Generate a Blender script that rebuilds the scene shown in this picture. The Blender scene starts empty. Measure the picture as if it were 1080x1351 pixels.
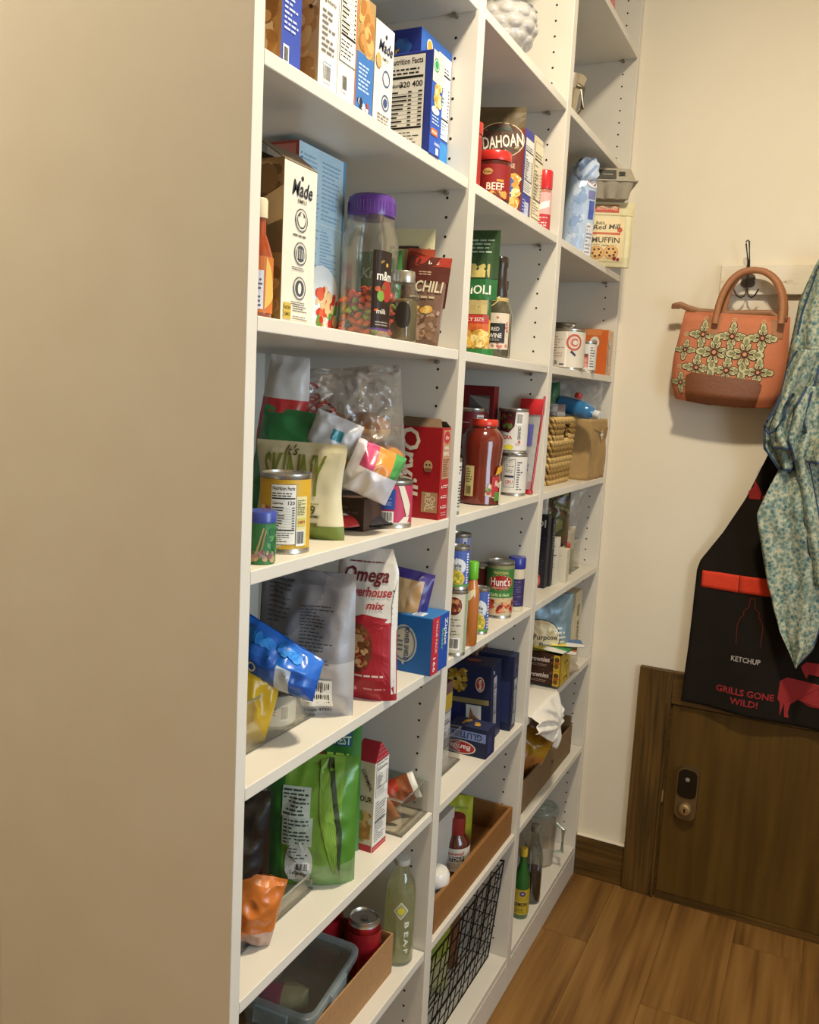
import bpy, bmesh, math, random
from mathutils import Vector, Matrix, noise

S = bpy.context.scene
COL = S.collection
PI = math.pi
rnd = random.Random(7)

# ------------------------------------------------------------------ camera
cam_d = bpy.data.cameras.new('camera'); cam = bpy.data.objects.new('camera', cam_d); COL.objects.link(cam)
cam_d.sensor_fit = 'HORIZONTAL'; cam_d.sensor_width = 36.0; cam_d.lens = 1152.99 / 1080 * 36.0
cam_d.clip_start = 0.02
_right = Vector((0.8981826, 0.4367335, 0.0503194)); _down = Vector((0.1037995, -0.0994524, -0.9896135)); _fwd = Vector((-0.4271927, 0.8940768, -0.1346592))
cam.matrix_world = Matrix(((_right.x, -_down.x, -_fwd.x, 0.6042), (_right.y, -_down.y, -_fwd.y, -0.8383), (_right.z, -_down.z, -_fwd.z, 1.4922), (0, 0, 0, 1)))
S.camera = cam

# ------------------------------------------------------------------ world, lights, exposure
w = bpy.data.worlds.new('world'); S.world = w; w.use_nodes = True
w.node_tree.nodes['Background'].inputs[0].default_value = (0.75, 0.85, 1.0, 1); w.node_tree.nodes['Background'].inputs[1].default_value = 0.2
S.view_settings.view_transform = 'Standard'; S.view_settings.look = 'None'
S.view_settings.gamma = 1.0; S.view_settings.use_curve_mapping = False
S.view_settings.exposure = 0.58

def area(name, loc, rot, sx, sy, energy, col):
    l = bpy.data.lights.new(name, 'AREA'); l.shape = 'RECTANGLE'; l.size = sx; l.size_y = sy; l.energy = energy; l.color = col
    o = bpy.data.objects.new(name, l); COL.objects.link(o); o.location = loc; o.rotation_euler = rot; return o
DAY_E, LAMP_E, HALL_E = 14.0, 29.0, 17.0
area('daylight_through_doorway', (1.72, 0.0, 1.40), (0, PI / 2, 0), 1.1, 0.84, DAY_E, (0.66, 0.84, 1.0))

# ------------------------------------------------------------------ colours and materials
def lin(c): return c / 12.92 if c <= 0.04045 else ((c + 0.055) / 1.055) ** 2.4
_cc = {}
def K(h):
    if not isinstance(h, str): return h
    if h not in _cc: _cc[h] = tuple(lin(int(h[i:i + 2], 16) / 255) for i in (0, 2, 4)) + (1.0,)
    return _cc[h]
def nodes(name):
    m = bpy.data.materials.new(name); m.use_nodes = True
    return m, m.node_tree, m.node_tree.nodes['Principled BSDF']
def add_noise(nt, scale, detail=3, rough=.55, coord='Object', stretch=None):
    tc = nt.nodes.new('ShaderNodeTexCoord'); n = nt.nodes.new('ShaderNodeTexNoise'); n.inputs['Scale'].default_value = scale; n.inputs['Detail'].default_value = detail; n.inputs['Roughness'].default_value = rough
    if stretch:
        mp = nt.nodes.new('ShaderNodeMapping'); mp.inputs['Scale'].default_value = stretch; nt.links.new(tc.outputs[coord], mp.inputs[0]); nt.links.new(mp.outputs[0], n.inputs['Vector'])
    else: nt.links.new(tc.outputs[coord], n.inputs['Vector'])
    return n
def ramp(nt, src, stops):
    r = nt.nodes.new('ShaderNodeValToRGB'); e = r.color_ramp.elements
    while len(e) < len(stops): e.new(0.5)
    for i, (p, c) in enumerate(stops): e[i].position = p; e[i].color = K(c)
    nt.links.new(src, r.inputs[0]); return r
def bump(nt, b, src, s, d=.002):
    bp = nt.nodes.new('ShaderNodeBump'); bp.inputs['Strength'].default_value = s; bp.inputs['Distance'].default_value = d
    nt.links.new(src, bp.inputs['Height']); nt.links.new(bp.outputs[0], b.inputs['Normal'])
def printed(name, rough, metal=0., spec=.5, lo=.9, hi=1.06, nscale=30, bs=0., coat=0.):
    """colour comes from the printed colour of each piece, broken up by fine procedural mottling"""
    m, nt, b = nodes(name); a = nt.nodes.new('ShaderNodeVertexColor'); a.layer_name = 'Col'
    n = add_noise(nt, nscale); mr = nt.nodes.new('ShaderNodeMapRange'); mr.inputs[3].default_value = lo; mr.inputs[4].default_value = hi; nt.links.new(n.outputs[0], mr.inputs[0])
    mx = nt.nodes.new('ShaderNodeVectorMath'); mx.operation = 'SCALE'; nt.links.new(a.outputs[0], mx.inputs[0]); nt.links.new(mr.outputs[0], mx.inputs['Scale'])
    nt.links.new(mx.outputs[0], b.inputs['Base Color']); b.inputs['Roughness'].default_value = rough; b.inputs['Metallic'].default_value = metal; b.inputs['Specular IOR Level'].default_value = spec
    if coat: b.inputs['Coat Weight'].default_value = coat; b.inputs['Coat Roughness'].default_value = .08
    if bs: bump(nt, b, n.outputs[0], bs)
    return m
M_PAPER = printed('printed_card', .5, spec=.35, lo=.74, hi=.92)
M_MATT = printed('matt_paper', .75, spec=.2)
M_GLOSS = printed('glossy_plastic', .22, spec=.5, lo=.8, hi=.95)
M_FOIL = printed('glossy_film', .3, spec=.6, lo=.8, hi=.96, bs=.25, nscale=60)
M_SILV = printed('silver_film', .42, metal=.35, bs=.3, nscale=50)
M_TIN = printed('tin', .28, metal=.9)
M_DARKM = printed('dark_metal', .42, metal=.7)
M_CLOTH = printed('cloth', .9, spec=.1, nscale=300, lo=.8, hi=1.1, bs=.3)
M_LEATH = printed('leather', .55, nscale=120, lo=.75, hi=1.12, bs=.3)
M_KRAFT = printed('kraft_card', .8, spec=.15, nscale=90, lo=.8, hi=1.1, bs=.1)
M_WOODY = printed('thin_wood', .6, spec=.25, nscale=70, lo=.75, hi=1.1, bs=.1)
M_STRAW = printed('straw', .75, spec=.2, nscale=160, lo=.65, hi=1.15, bs=.5)
M_LIQ = printed('filled_glass', .12, spec=.6, lo=.9, hi=1.05, coat=.6)

def clear(name, tint, rough=.06, k=1.0, haze=0.0, hcol='FFFFFF', bs=0., nscale=30):
    """thin clear plastic: see-through with a fresnel sheen and a little haze"""
    m = bpy.data.materials.new(name); m.use_nodes = True; nt = m.node_tree; nt.nodes.clear(); N = nt.nodes.new; L = nt.links.new
    out = N('ShaderNodeOutputMaterial'); tr = N('ShaderNodeBsdfTransparent'); tr.inputs[0].default_value = K(tint)
    gl = N('ShaderNodeBsdfGlossy'); gl.inputs['Roughness'].default_value = rough; gl.inputs[0].default_value = (1, 1, 1, 1)
    df = N('ShaderNodeBsdfDiffuse'); df.inputs[0].default_value = K(hcol)
    tl = N('ShaderNodeBsdfTranslucent'); tl.inputs[0].default_value = K(hcol)
    dm = N('ShaderNodeMixShader'); dm.inputs[0].default_value = .5; L(df.outputs[0], dm.inputs[1]); L(tl.outputs[0], dm.inputs[2])
    m0 = N('ShaderNodeMixShader'); L(tr.outputs[0], m0.inputs[1]); L(dm.outputs[0], m0.inputs[2])
    n = add_noise(nt, nscale, 4); mr = N('ShaderNodeMapRange'); mr.inputs[3].default_value = haze * .6; mr.inputs[4].default_value = haze * 1.4; L(n.outputs[0], mr.inputs[0]); L(mr.outputs[0], m0.inputs[0])
    lw = N('ShaderNodeLayerWeight'); lw.inputs[0].default_value = .35; mm = N('ShaderNodeMath'); mm.operation = 'MULTIPLY_ADD'; mm.inputs[1].default_value = .55 * k; mm.inputs[2].default_value = .04 * k; L(lw.outputs['Fresnel'], mm.inputs[0])
    m1 = N('ShaderNodeMixShader'); L(mm.outputs[0], m1.inputs[0]); L(m0.outputs[0], m1.inputs[1]); L(gl.outputs[0], m1.inputs[2]); L(m1.outputs[0], out.inputs[0])
    if bs:
        bp = N('ShaderNodeBump'); bp.inputs['Strength'].default_value = bs; bp.inputs['Distance'].default_value = .004; L(n.outputs[0], bp.inputs['Height']); L(bp.outputs[0], gl.inputs['Normal']); L(bp.outputs[0], lw.inputs['Normal'])
    return m
M_CLEAR = clear('clear_plastic', 'F7F6F2', .05, .55, .02)
M_FILM = clear('clear_film', 'F4F2EE', .14, 1.2, .16, bs=1.0, nscale=45)
M_HAZY = clear('hazy_film', 'F2F0EC', .2, .9, .30, bs=.6, nscale=50)
M_GLASS = clear('thin_glass', 'EEF2EE', .03, 1.1, .02)
M_FROST = clear('frosted_plastic', 'EAF2F0', .18, .8, .16, 'E4ECEA')
M_LID = clear('snap_lid_plastic', 'E2EEF0', .22, .9, .38, 'D4E2E6')
M_GREEN = clear('green_glass', '3F9A48', .05, 1.1, .10, '2F8A3A')

# ------------------------------------------------------------------ mesh builder
class MB:
    def __init__(s): s.v = []; s.f = []; s.c = []
    def quad(s, a, b, c, d, col):
        n = len(s.v); s.v += [tuple(a), tuple(b), tuple(c), tuple(d)]; s.f.append((n, n + 1, n + 2, n + 3)); s.c.append(K(col)); return s
    def ngon(s, pts, col):
        n = len(s.v); s.v += [tuple(p) for p in pts]; s.f.append(tuple(range(n, n + len(pts)))); s.c.append(K(col)); return s
    def box(s, x0, y0, z0, x1, y1, z1, col, cols=None):
        n = len(s.v); s.v += [(x0, y0, z0), (x1, y0, z0), (x1, y1, z0), (x0, y1, z0), (x0, y0, z1), (x1, y0, z1), (x1, y1, z1), (x0, y1, z1)]
        F = [(0, 3, 2, 1), (4, 5, 6, 7), (0, 1, 5, 4), (1, 2, 6, 5), (2, 3, 7, 6), (3, 0, 4, 7)]  # bottom top front right back left
        for i, f in enumerate(F): s.f.append(tuple(n + k for k in f)); s.c.append(K(cols[i] if cols else col))
        return s
    def lathe(s, prof, col, seg=36, cx=0, cy=0, sq=None, caps=True):
        """prof: (r, z) or (r, z, colour of the band above it)"""
        n = len(s.v); m = len(prof)
        for p in prof:
            for k in range(seg):
                a = 2 * PI * k / seg; ca, sa = math.cos(a), math.sin(a); q = 1
                if sq: q = 1 / max((abs(ca) ** sq + abs(sa) ** sq) ** (1 / sq), .1)
                s.v.append((cx + p[0] * ca * q, cy + p[0] * sa * q, p[1]))
        for i in range(m - 1):
            c = K(prof[i][2] if len(prof[i]) > 2 else col)
            for k in range(seg):
                k2 = (k + 1) % seg; s.f.append((n + i * seg + k, n + i * seg + k2, n + (i + 1) * seg + k2, n + (i + 1) * seg + k)); s.c.append(c)
        if caps:
            s.f.append(tuple(n + k for k in range(seg))[::-1]); s.c.append(K(prof[0][2] if len(prof[0]) > 2 else col))
            s.f.append(tuple(n + (m - 1) * seg + k for k in range(seg))); s.c.append(K(prof[-1][2] if len(prof[-1]) > 2 else col))
        return s
    def tube(s, pts, r, col, seg=8, closed=False, flat=1.0, up=(0, 0, 1)):
        n = len(s.v); P = [Vector(p) for p in pts]; m = len(P)
        for i, p in enumerate(P):
            t = (P[(i + 1) % m] - P[i - 1]) if closed else (P[min(i + 1, m - 1)] - P[max(i - 1, 0)])
            t.normalize(); u = Vector(up)
            if abs(t.dot(u)) > .95: u = Vector((1, 0, 0)) if abs(t.x) < .9 else Vector((0, 1, 0))
            b = t.cross(u).normalized(); q = b.cross(t); rr = r[i] if isinstance(r, (list, tuple)) else r
            for k in range(seg):
                a = 2 * PI * k / seg; s.v.append(tuple(p + b * (rr * math.cos(a)) + q * (rr * flat * math.sin(a))))
        for i in range(m if closed else m - 1):
            j = (i + 1) % m
            for k in range(seg):
                k2 = (k + 1) % seg; s.f.append((n + i * seg + k, n + i * seg + k2, n + j * seg + k2, n + j * seg + k)); s.c.append(K(col))
        if not closed:
            s.f.append(tuple(n + k for k in range(seg))[::-1]); s.f.append(tuple(n + (m - 1) * seg + k for k in range(seg))); s.c += [K(col)] * 2
        return s
    def grid(s, fn, nu, nv, colf, wrap=False):
        n = len(s.v); cu = nu if wrap else nu + 1
        for j in range(nv + 1):
            for i in range(cu): s.v.append(tuple(fn(i / nu, j / nv)))
        for j in range(nv):
            for i in range(nu):
                i2 = (i + 1) % cu; s.f.append((n + j * cu + i, n + j * cu + i2, n + (j + 1) * cu + i2, n + (j + 1) * cu + i))
                s.c.append(K(colf((i + .5) / nu, (j + .5) / nv) if callable(colf) else colf))
        return s
    def build(s, name, mat, parent=None, smooth=35, bevel=0, loc=None, kind=None):
        me = bpy.data.meshes.new(name); me.from_pydata(s.v, [], s.f); at = me.color_attributes.new('Col', 'FLOAT_COLOR', 'CORNER')
        buf = []
        for f, c in zip(s.f, s.c): buf += list(c) * len(f)
        at.data.foreach_set('color', buf); me.materials.append(mat)
        if smooth:
            me.polygons.foreach_set('use_smooth', [True] * len(me.polygons)); me.set_sharp_from_angle(angle=math.radians(smooth))
        me.update(); o = bpy.data.objects.new(name, me); COL.objects.link(o)
        if parent: o.parent = parent
        if loc: o.location = loc
        if kind: o['kind'] = kind
        if bevel: b = o.modifiers.new('bevel', 'BEVEL'); b.width = bevel; b.segments = 2; b.limit_method = 'ANGLE'
        return o

# ------------------------------------------------------------------ flat print (lettering, panels, pictures) laid on a surface
_tx = {}
def glyphs(t, bold):
    k = (t, bold)
    if k not in _tx:
        cu = bpy.data.curves.new('t', 'FONT'); cu.body = t; cu.size = 1; cu.resolution_u = 2; cu.offset = .018 if bold else 0
        o = bpy.data.objects.new('t', cu); me = bpy.data.meshes.new_from_object(o)
        vs = [(v.co.x, v.co.y) for v in me.vertices]; fs = [tuple(p.vertices) for p in me.polygons]
        x0 = min((v[0] for v in vs), default=0); x1 = max((v[0] for v in vs), default=1)
        _tx[k] = ([(x - x0, y) for x, y in vs], fs, x1 - x0)
        bpy.data.meshes.remove(me); bpy.data.objects.remove(o); bpy.data.curves.remove(cu)
    return _tx[k]
class D:
    def __init__(s, step=.008): s.p = []; s.step = step; s.r = random.Random(11)
    def poly(s, pts, c, l=0):
        if len(pts) <= 5 and s.step < .015:
            big = []
            for a, b in zip(pts, pts[1:] + pts[:1]):
                m = max(1, int(math.hypot(b[0] - a[0], b[1] - a[1]) / s.step)); big += [(a[0] + (b[0] - a[0]) * k / m, a[1] + (b[1] - a[1]) * k / m) for k in range(m)]
            return s.fan((sum(p[0] for p in pts) / len(pts), sum(p[1] for p in pts) / len(pts)), big, c, l)
        s.p.append((pts, [tuple(range(len(pts)))], c, l)); return s
    def rect(s, a, b, c, d, col, l=0):
        nu = max(1, int(math.ceil(abs(c - a) / s.step))); nv = max(1, int(math.ceil(abs(d - b) / s.step)))
        if nu * nv > 900: nu = min(nu, 30); nv = min(nv, 30)
        v = [(a + (c - a) * i / nu, b + (d - b) * j / nv) for j in range(nv + 1) for i in range(nu + 1)]
        f = [(j * (nu + 1) + i, j * (nu + 1) + i + 1, (j + 1) * (nu + 1) + i + 1, (j + 1) * (nu + 1) + i) for j in range(nv) for i in range(nu)]
        s.p.append((v, f, col, l)); return s
    def disc(s, u, v, r, c, l=1, ry=None, n=20, rot=0):
        ry = ry or r; cr, sr = math.cos(rot), math.sin(rot); pts = []
        for k in range(n):
            a = 2 * PI * k / n; x, y = r * math.cos(a), ry * math.sin(a); pts.append((u + x * cr - y * sr, v + x * sr + y * cr))
        return s.fan((u, v), pts, c, l)
    def fan(s, ce, pts, c, l):
        n = len(pts); R = max(math.hypot(x - ce[0], y - ce[1]) for x, y in pts); q = min(8, max(1, int(math.ceil(R / (s.step * 1.2))))); vs = [ce]
        for j in range(1, q + 1): vs += [(ce[0] + (x - ce[0]) * j / q, ce[1] + (y - ce[1]) * j / q) for x, y in pts]
        f = [(0, 1 + k, 1 + (k + 1) % n) for k in range(n)]
        for j in range(1, q): f += [(1 + (j - 1) * n + k, 1 + j * n + k, 1 + j * n + (k + 1) % n, 1 + (j - 1) * n + (k + 1) % n) for k in range(n)]
        s.p.append((vs, f, c, l)); return s
    def ring(s, u, v, r, wd, c, l=2, n=24, ry=None):
        q = (ry or r) / r; vs = []
        for k in range(n):
            a = 2 * PI * k / n; vs += [(u + r * math.cos(a), v + r * q * math.sin(a)), (u + (r - wd) * math.cos(a), v + (r - wd) * q * math.sin(a))]
        s.p.append((vs, [(2 * k, (2 * k + 2) % (2 * n), (2 * k + 3) % (2 * n), 2 * k + 1) for k in range(n)], c, l)); return s
    def tx(s, t, u, v, size, c, l=3, al='c', rot=0, sx=1., bold=True, shear=0, fit=None):
        vs, fs, wd = glyphs(t, bold)
        if fit: sx = fit / (wd * size)
        ox = {'c': -wd / 2, 'l': 0, 'r': -wd}[al]; cr, sr = math.cos(rot), math.sin(rot); q = []
        for x, y in vs:
            x, y = ((x + ox) + y * shear) * size * sx, (y - .35) * size; q.append((u + x * cr - y * sr, v + x * sr + y * cr))
        if s.step < .015:   # refine big letters so that they follow curved surfaces
            st = [tuple(q[i] for i in f) for f in fs]; q2, f2 = [], []; lim = s.step * 1.2
            while st:
                t = st.pop(); n = len(t); L, i = max((math.hypot(t[k][0] - t[(k + 1) % n][0], t[k][1] - t[(k + 1) % n][1]), k) for k in range(n))
                if n == 3 and L > lim:
                    a, b, c3 = t[i], t[(i + 1) % 3], t[(i + 2) % 3]; m = ((a[0] + b[0]) / 2, (a[1] + b[1]) / 2); st += [(a, m, c3), (m, b, c3)]
                else: f2.append(tuple(range(len(q2), len(q2) + n))); q2 += list(t)
            q, fs = q2, f2
        s.p.append((q, fs, c, l)); return s
    def para(s, a, b, c, d, n, col, l=2, fill=.45):
        a, c = min(a, c), max(a, c); b, d = min(b, d), max(b, d); n = max(1, n); h = max(d - b, .001) / n
        for i in range(n):
            e = a + (c - a) * (s.r.uniform(.7, 1) if s.r.random() < .75 else s.r.uniform(.3, .6)); y = b + h * i; x = a
            while x < e - h * .3:
                x2 = min(e, x + h * s.r.uniform(.8, 2.2)); s.rect(x, y + h * .25, x2, y + h * (.25 + fill), col, l); x = x2 + h * .35
        return s
    def bars(s, a, b, c, d, l=2, bg='F2EFE8', col='1A1A1A', vert=False):
        s.rect(a, b, c, d, bg, l); n = 14; m = .08
        for i in range(n):
            t0 = m + (1 - 2 * m) * i / n; t1 = t0 + (1 - 2 * m) / n * s.r.uniform(.3, .75)
            if vert: s.rect(a + (c - a) * .1, b + (d - b) * t0, c - (c - a) * .1, b + (d - b) * t1, col, l + 1)
            else: s.rect(a + (c - a) * t0, b + (d - b) * .15, a + (c - a) * t1, d - (d - b) * .08, col, l + 1)
        return s
    def nutri(s, a, b, c, d, l=2, bg='F3EFE6', head=None, cal=None, dark='1C1A18', cols2=False):
        w, h = c - a, d - b; s.rect(a, b, c, d, dark, l); e = min(w, h) * .015; s.rect(a + e, b + e, c - e, d - e, bg, l + 1)
        if head: s.tx(head, (a + c) / 2, d - h * .065, h * .085, dark, l + 2, fit=w * .86)
        s.para(a + w * .06, b + h * .79, c - w * .06, b + h * .87, 2, dark, l + 2)
        s.rect(a + w * .05, b + h * .755, c - w * .05, b + h * .78, dark, l + 2)
        s.tx('Calories', a + w * .06, b + h * .69, h * .055 if cal else h * .04, dark, l + 2, al='l')
        if cal: s.tx(cal, c - w * .06, b + h * .695, h * .085, dark, l + 2, al='r')
        y = b + h * .63
        for k in range(9):
            s.rect(a + w * .06, y - h * .022, a + w * (.06 + s.r.uniform(.25, .5)), y - h * .006, dark, l + 2); s.rect(c - w * .16, y - h * .022, c - w * .06, y - h * .006, dark, l + 2)
            if cols2: s.rect(c - w * .42, y - h * .022, c - w * .33, y - h * .006, dark, l + 2)
            s.rect(a + w * .05, y - h * .035, c - w * .05, y - h * .032, dark, l + 2); y -= h * .043
        s.rect(a + w * .05, y - h * .01, c - w * .05, y + h * .012, dark, l + 2)
        s.para(a + w * .06, b + h * .04, c - w * .06, y - h * .03, max(2, int((y - b) / h * 22)), dark, l + 2, .3); return s
    def food(s, a, b, c, d, cols, n, r0, r1, l=1, seed=3, bg=None):
        r = random.Random(seed)
        if bg: s.rect(a, b, c, d, bg, l)
        for _ in range(n):
            q = r.uniform(r0, r1); u = r.uniform(a + q, c - q) if c - a > 2 * q else (a + c) / 2; v = r.uniform(b + q, d - q) if d - b > 2 * q else (b + d) / 2
            s.disc(u, v, q, r.choice(cols), l + 1 + r.randint(0, 3), ry=q * r.uniform(.5, 1), n=9, rot=r.uniform(0, PI))
        return s
    def build(s, fn, name, parent, mat=None, base=.0004, lay=.00013):
        V, F, Cc = [], [], []
        for ii, (vs, fs, c, l) in enumerate(s.p):
            n = len(V); V += [tuple(fn(u, v, base + lay * l + ii * 1.6e-6)) for u, v in vs]; k = K(c)
            for f in fs: F.append(tuple(n + i for i in f)); Cc.append(k)
        m = MB(); m.v = V; m.f = F; m.c = Cc
        return m.build(name, mat or M_PAPER, parent, smooth=0)

# ------------------------------------------------------------------ things
def tag(o, label, cat, group=None, kind=None):
    if label: o['label'] = label
    if cat: o['category'] = cat
    if group: o['group'] = group
    if kind: o['kind'] = kind
    return o
def thing(name, label, cat, loc=(0, 0, 0), rz=0, group=None, rx=0, ry=0, kind=None):
    o = bpy.data.objects.new(name, None); o.empty_display_size = .02; COL.objects.link(o); o.location = loc; o.rotation_euler = (math.radians(rx), math.radians(ry), math.radians(rz))
    return tag(o, label, cat, group, kind)
def struct(name, mb, mat, bevel=0, smooth=35, parent=None):
    o = mb.build(name, mat, parent, bevel=bevel, smooth=smooth); o['kind'] = 'structure'; return o

def carton(name, label, cat, loc, d, w, h, cols, front=None, side=None, top=None, rz=0, flap=None, rx=0, ry=0, mat=None, group=None, part='carton'):
    """box whose near bottom corner (front -Y face meets side +X face) is the root; front face spans x -d..0, side face spans y 0..w"""
    r = thing(name, label, cat, loc, rz, group, rx, ry); c = [cols.get(k, cols['f']) for k in ('b', 't', 'f', 's', 'k', 'l')]
    MB().box(-d, 0, 0, 0, w, h, None, c).build(part, mat or M_PAPER, r, smooth=0, bevel=.0009)
    if front: front.build(lambda u, v, o: (-d + u, -o, v), 'front_print', r)
    if side: side.build(lambda u, v, o: (o, u, v), 'side_print', r)
    if top: top.build(lambda u, v, o: (-d + u, v, h + o), 'top_print', r)
    if flap:
        fl, col = flap; m = MB(); t = .0008
        for nm, a, b, e, f in fl: pass
    return r
def flapmesh(parent, pts, col, name='flap', mat=None):
    """open cardboard flap: four corner points, given a thin thickness"""
    P = [Vector(p) for p in pts]; n = (P[1] - P[0]).cross(P[3] - P[0]).normalized() * .0006; m = MB()
    m.ngon([p + n for p in P], col).ngon([p - n for p in P[::-1]], col)
    k = len(P)
    for i in range(k): m.quad(P[i] - n, P[(i + 1) % k] - n, P[(i + 1) % k] + n, P[i] + n, col)
    return m.build(name, mat or M_KRAFT, parent, smooth=0)
def wrapfn(r, az, z0=0, cx=0, cy=0):
    a0 = math.radians(az)
    return lambda u, v, o: (cx + (r + o) * math.cos(a0 + u / r), cy + (r + o) * math.sin(a0 + u / r), z0 + v)
def can(name, label, loc, r, h, lab, col='C9C7C0', az=-62, group=None, ribs=True, lidcol='B9B7B0'):
    """food tin: rimmed body with a paper label sleeve (lab(D, half circumference, height))"""
    o = thing(name, label, 'can', loc, 0, group)
    MB().lathe([(r * .93, 0), (r * 1.0, .0005), (r * 1.0, .004), (r * .97, .0055), (r * .97, h - .0055), (r, h - .004), (r, h), (r * .95, h), (r * .93, h - .003), (r * .5, h - .0032), (.001, h - .003)], lidcol, 40).build('tin_body', M_TIN, o, 40)
    lr = r * .985; lh0, lh1 = .007, h - .007
    MB().lathe([(lr, lh0), (lr, lh1)], col, 40, caps=False).build('paper_label', M_PAPER, o)
    d = D(.004); lab(d, r * PI * .55, lh1 - lh0); d.build(wrapfn(lr, az, lh0), 'label_print', o); return o
def crumple(x, z, seed, a, f=18.):
    if a == 0: return 0
    n = noise.noise(Vector((x * f, z * f * .7, seed * 7.3))); m = abs(noise.noise(Vector((x * f * 2.3, z * f * 1.7, seed * 3.1 + 5))))
    return a * (n * 1.1 - m * 1.3 + .25)
def bag(name, label, cat, loc, w, h, t, col, rz=0, rx=0, ry=0, prof='pouch', wr=.003, seed=1, mat=None, front=None, back=None, nu=30, nv=40, outl=None, deform=None, group=None, part='film_bag', f=18., fmat=None, flat=0.0, root=None, hole=None):
    """soft bag: two crumpled skins joined at the sides; front faces -Y, base at z=0, x runs -w/2..w/2"""
    r = root or thing(name, label, cat, loc, rz, group, rx, ry)
    def T(u, v):
        e = max(0., 1 - abs(2 * u - 1) ** 2.6) ** .6
        if prof == 'pouch': p = (max(0., 1 - v ** 2.4)) ** .8 * min(1, .55 + v * 3)
        elif prof == 'pillow': p = max(0., math.sin(PI * min(1, max(0, v)))) ** .55
        elif prof == 'sack': p = min(1, .8 + v) * (1 if v < .8 else max(0, 1 - ((v - .8) / .2) ** 2 * .8))
        else: p = prof(v)
        return t / 2 * e * p
    def surf(u, v, side, off=0):
        ou = outl(v) if outl else (1, 0); x = (u - .5) * w * ou[0] + ou[1]; z = v * h
        y = T(u, v); edge = min(1, 6 * min(u, 1 - u) + .15); y = y + crumple(x + side * .37, z, seed, wr, f) * edge if side < 0 else y + crumple(x + .91, z, seed + 2, wr, f) * edge
        if prof != 'sack' and v > .93: y *= .35
        q = Vector((x, side * (y + off) + crumple(x, z, seed + 9, wr * .8, f * .4), z))
        return deform(q, u, v) if deform else q
    cf = col if callable(col) else (lambda u, v, s: col)
    m = MB(); m.grid(lambda u, v: surf(u, v, -1), nu, nv, lambda u, v: cf(u, v, -1)); k = len(m.f)
    m.grid(lambda u, v: surf(1 - u, v, 1), nu, nv, lambda u, v: cf(1 - u, v, 1))
    m.ngon([surf(i / nu, 0, 1) for i in range(nu + 1)] + [surf(1 - i / nu, 0, -1) for i in range(nu + 1)], cf(.5, 0, 1))
    o = m.build(part, mat or M_FOIL, r, 60)
    if front: front.build(lambda u, v, off: surf(u / w, v / h, -1, off + .0003 + wr * .11), 'front_print', r, fmat or mat if mat not in (M_FILM, M_HAZY, M_CLEAR) else M_FOIL)
    if back: back.build(lambda u, v, off: surf(1 - u / w, v / h, 1, off + .0003 + wr * .11), 'back_print', r, fmat or M_FOIL)
    return r
def bottle(name, label, cat, loc, prof, col, mat, cap=None, capcol='222222', lab=None, labz=(0, 0), labr=0, az=-65, labcol='EEEEEE', sq=None, liquid=None, seg=36, group=None, body='bottle_body', capmat=None, arc=PI * .55, full=True):
    o = thing(name, label, cat, loc, 0, group)
    MB().lathe(prof, col, seg, sq=sq).build(body, mat, o, 40)
    if liquid: MB().lathe(liquid[0], liquid[1], seg, sq=sq).build('contents', liquid[2] if len(liquid) > 2 else M_LIQ, o, 40)
    if cap: MB().lathe(cap, capcol, seg).build('cap', capmat or M_GLOSS, o, 40)
    if lab:
        z0, z1 = labz; a0 = math.radians(az)
        if labcol:
            m = MB(); n = 28; hf = PI if full else arc / 1.0
            m.grid(lambda u, v: ((labr) * math.cos(a0 + (u - .5) * 2 * hf), labr * math.sin(a0 + (u - .5) * 2 * hf), z0 + v * (z1 - z0)), n, 1, labcol); m.build('label', M_PAPER, o)
        d = D(.004); lab(d, labr * arc, z1 - z0); d.build(wrapfn(labr, az, z0), 'label_print', o)
    return o
# ================================================================== the room
WX0, WX1, WY0, WY1, CZ = -0.436, 1.60, -2.42, 1.788, 2.95
def paint(name, c1, c2, rough=.85):
    m, nt, b = nodes(name); n = add_noise(nt, 3, 4); r = ramp(nt, n.outputs[0], [(.3, c1), (.7, c2)]); nt.links.new(r.outputs[0], b.inputs['Base Color'])
    b.inputs['Roughness'].default_value = rough; b.inputs['Specular IOR Level'].default_value = .2
    n2 = add_noise(nt, 220, 3); bump(nt, b, n2.outputs[0], .12, .001); return m
M_WALL = paint('cream_wall_paint', 'DCD1BD', 'E0D6C3')
M_CEIL = paint('ceiling_paint', 'EDE8DE', 'F0EBE2')
def laminate():
    m, nt, b = nodes('white_laminate'); n = add_noise(nt, 8, 3); r = ramp(nt, n.outputs[0], [(.3, 'CEC7BA'), (.7, 'D2CCC0')]); nt.links.new(r.outputs[0], b.inputs['Base Color'])
    b.inputs['Roughness'].default_value = .38; b.inputs['Specular IOR Level'].default_value = .4; n2 = add_noise(nt, 400, 2); bump(nt, b, n2.outputs[0], .05, .0005); return m
M_LAM = laminate()
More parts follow.
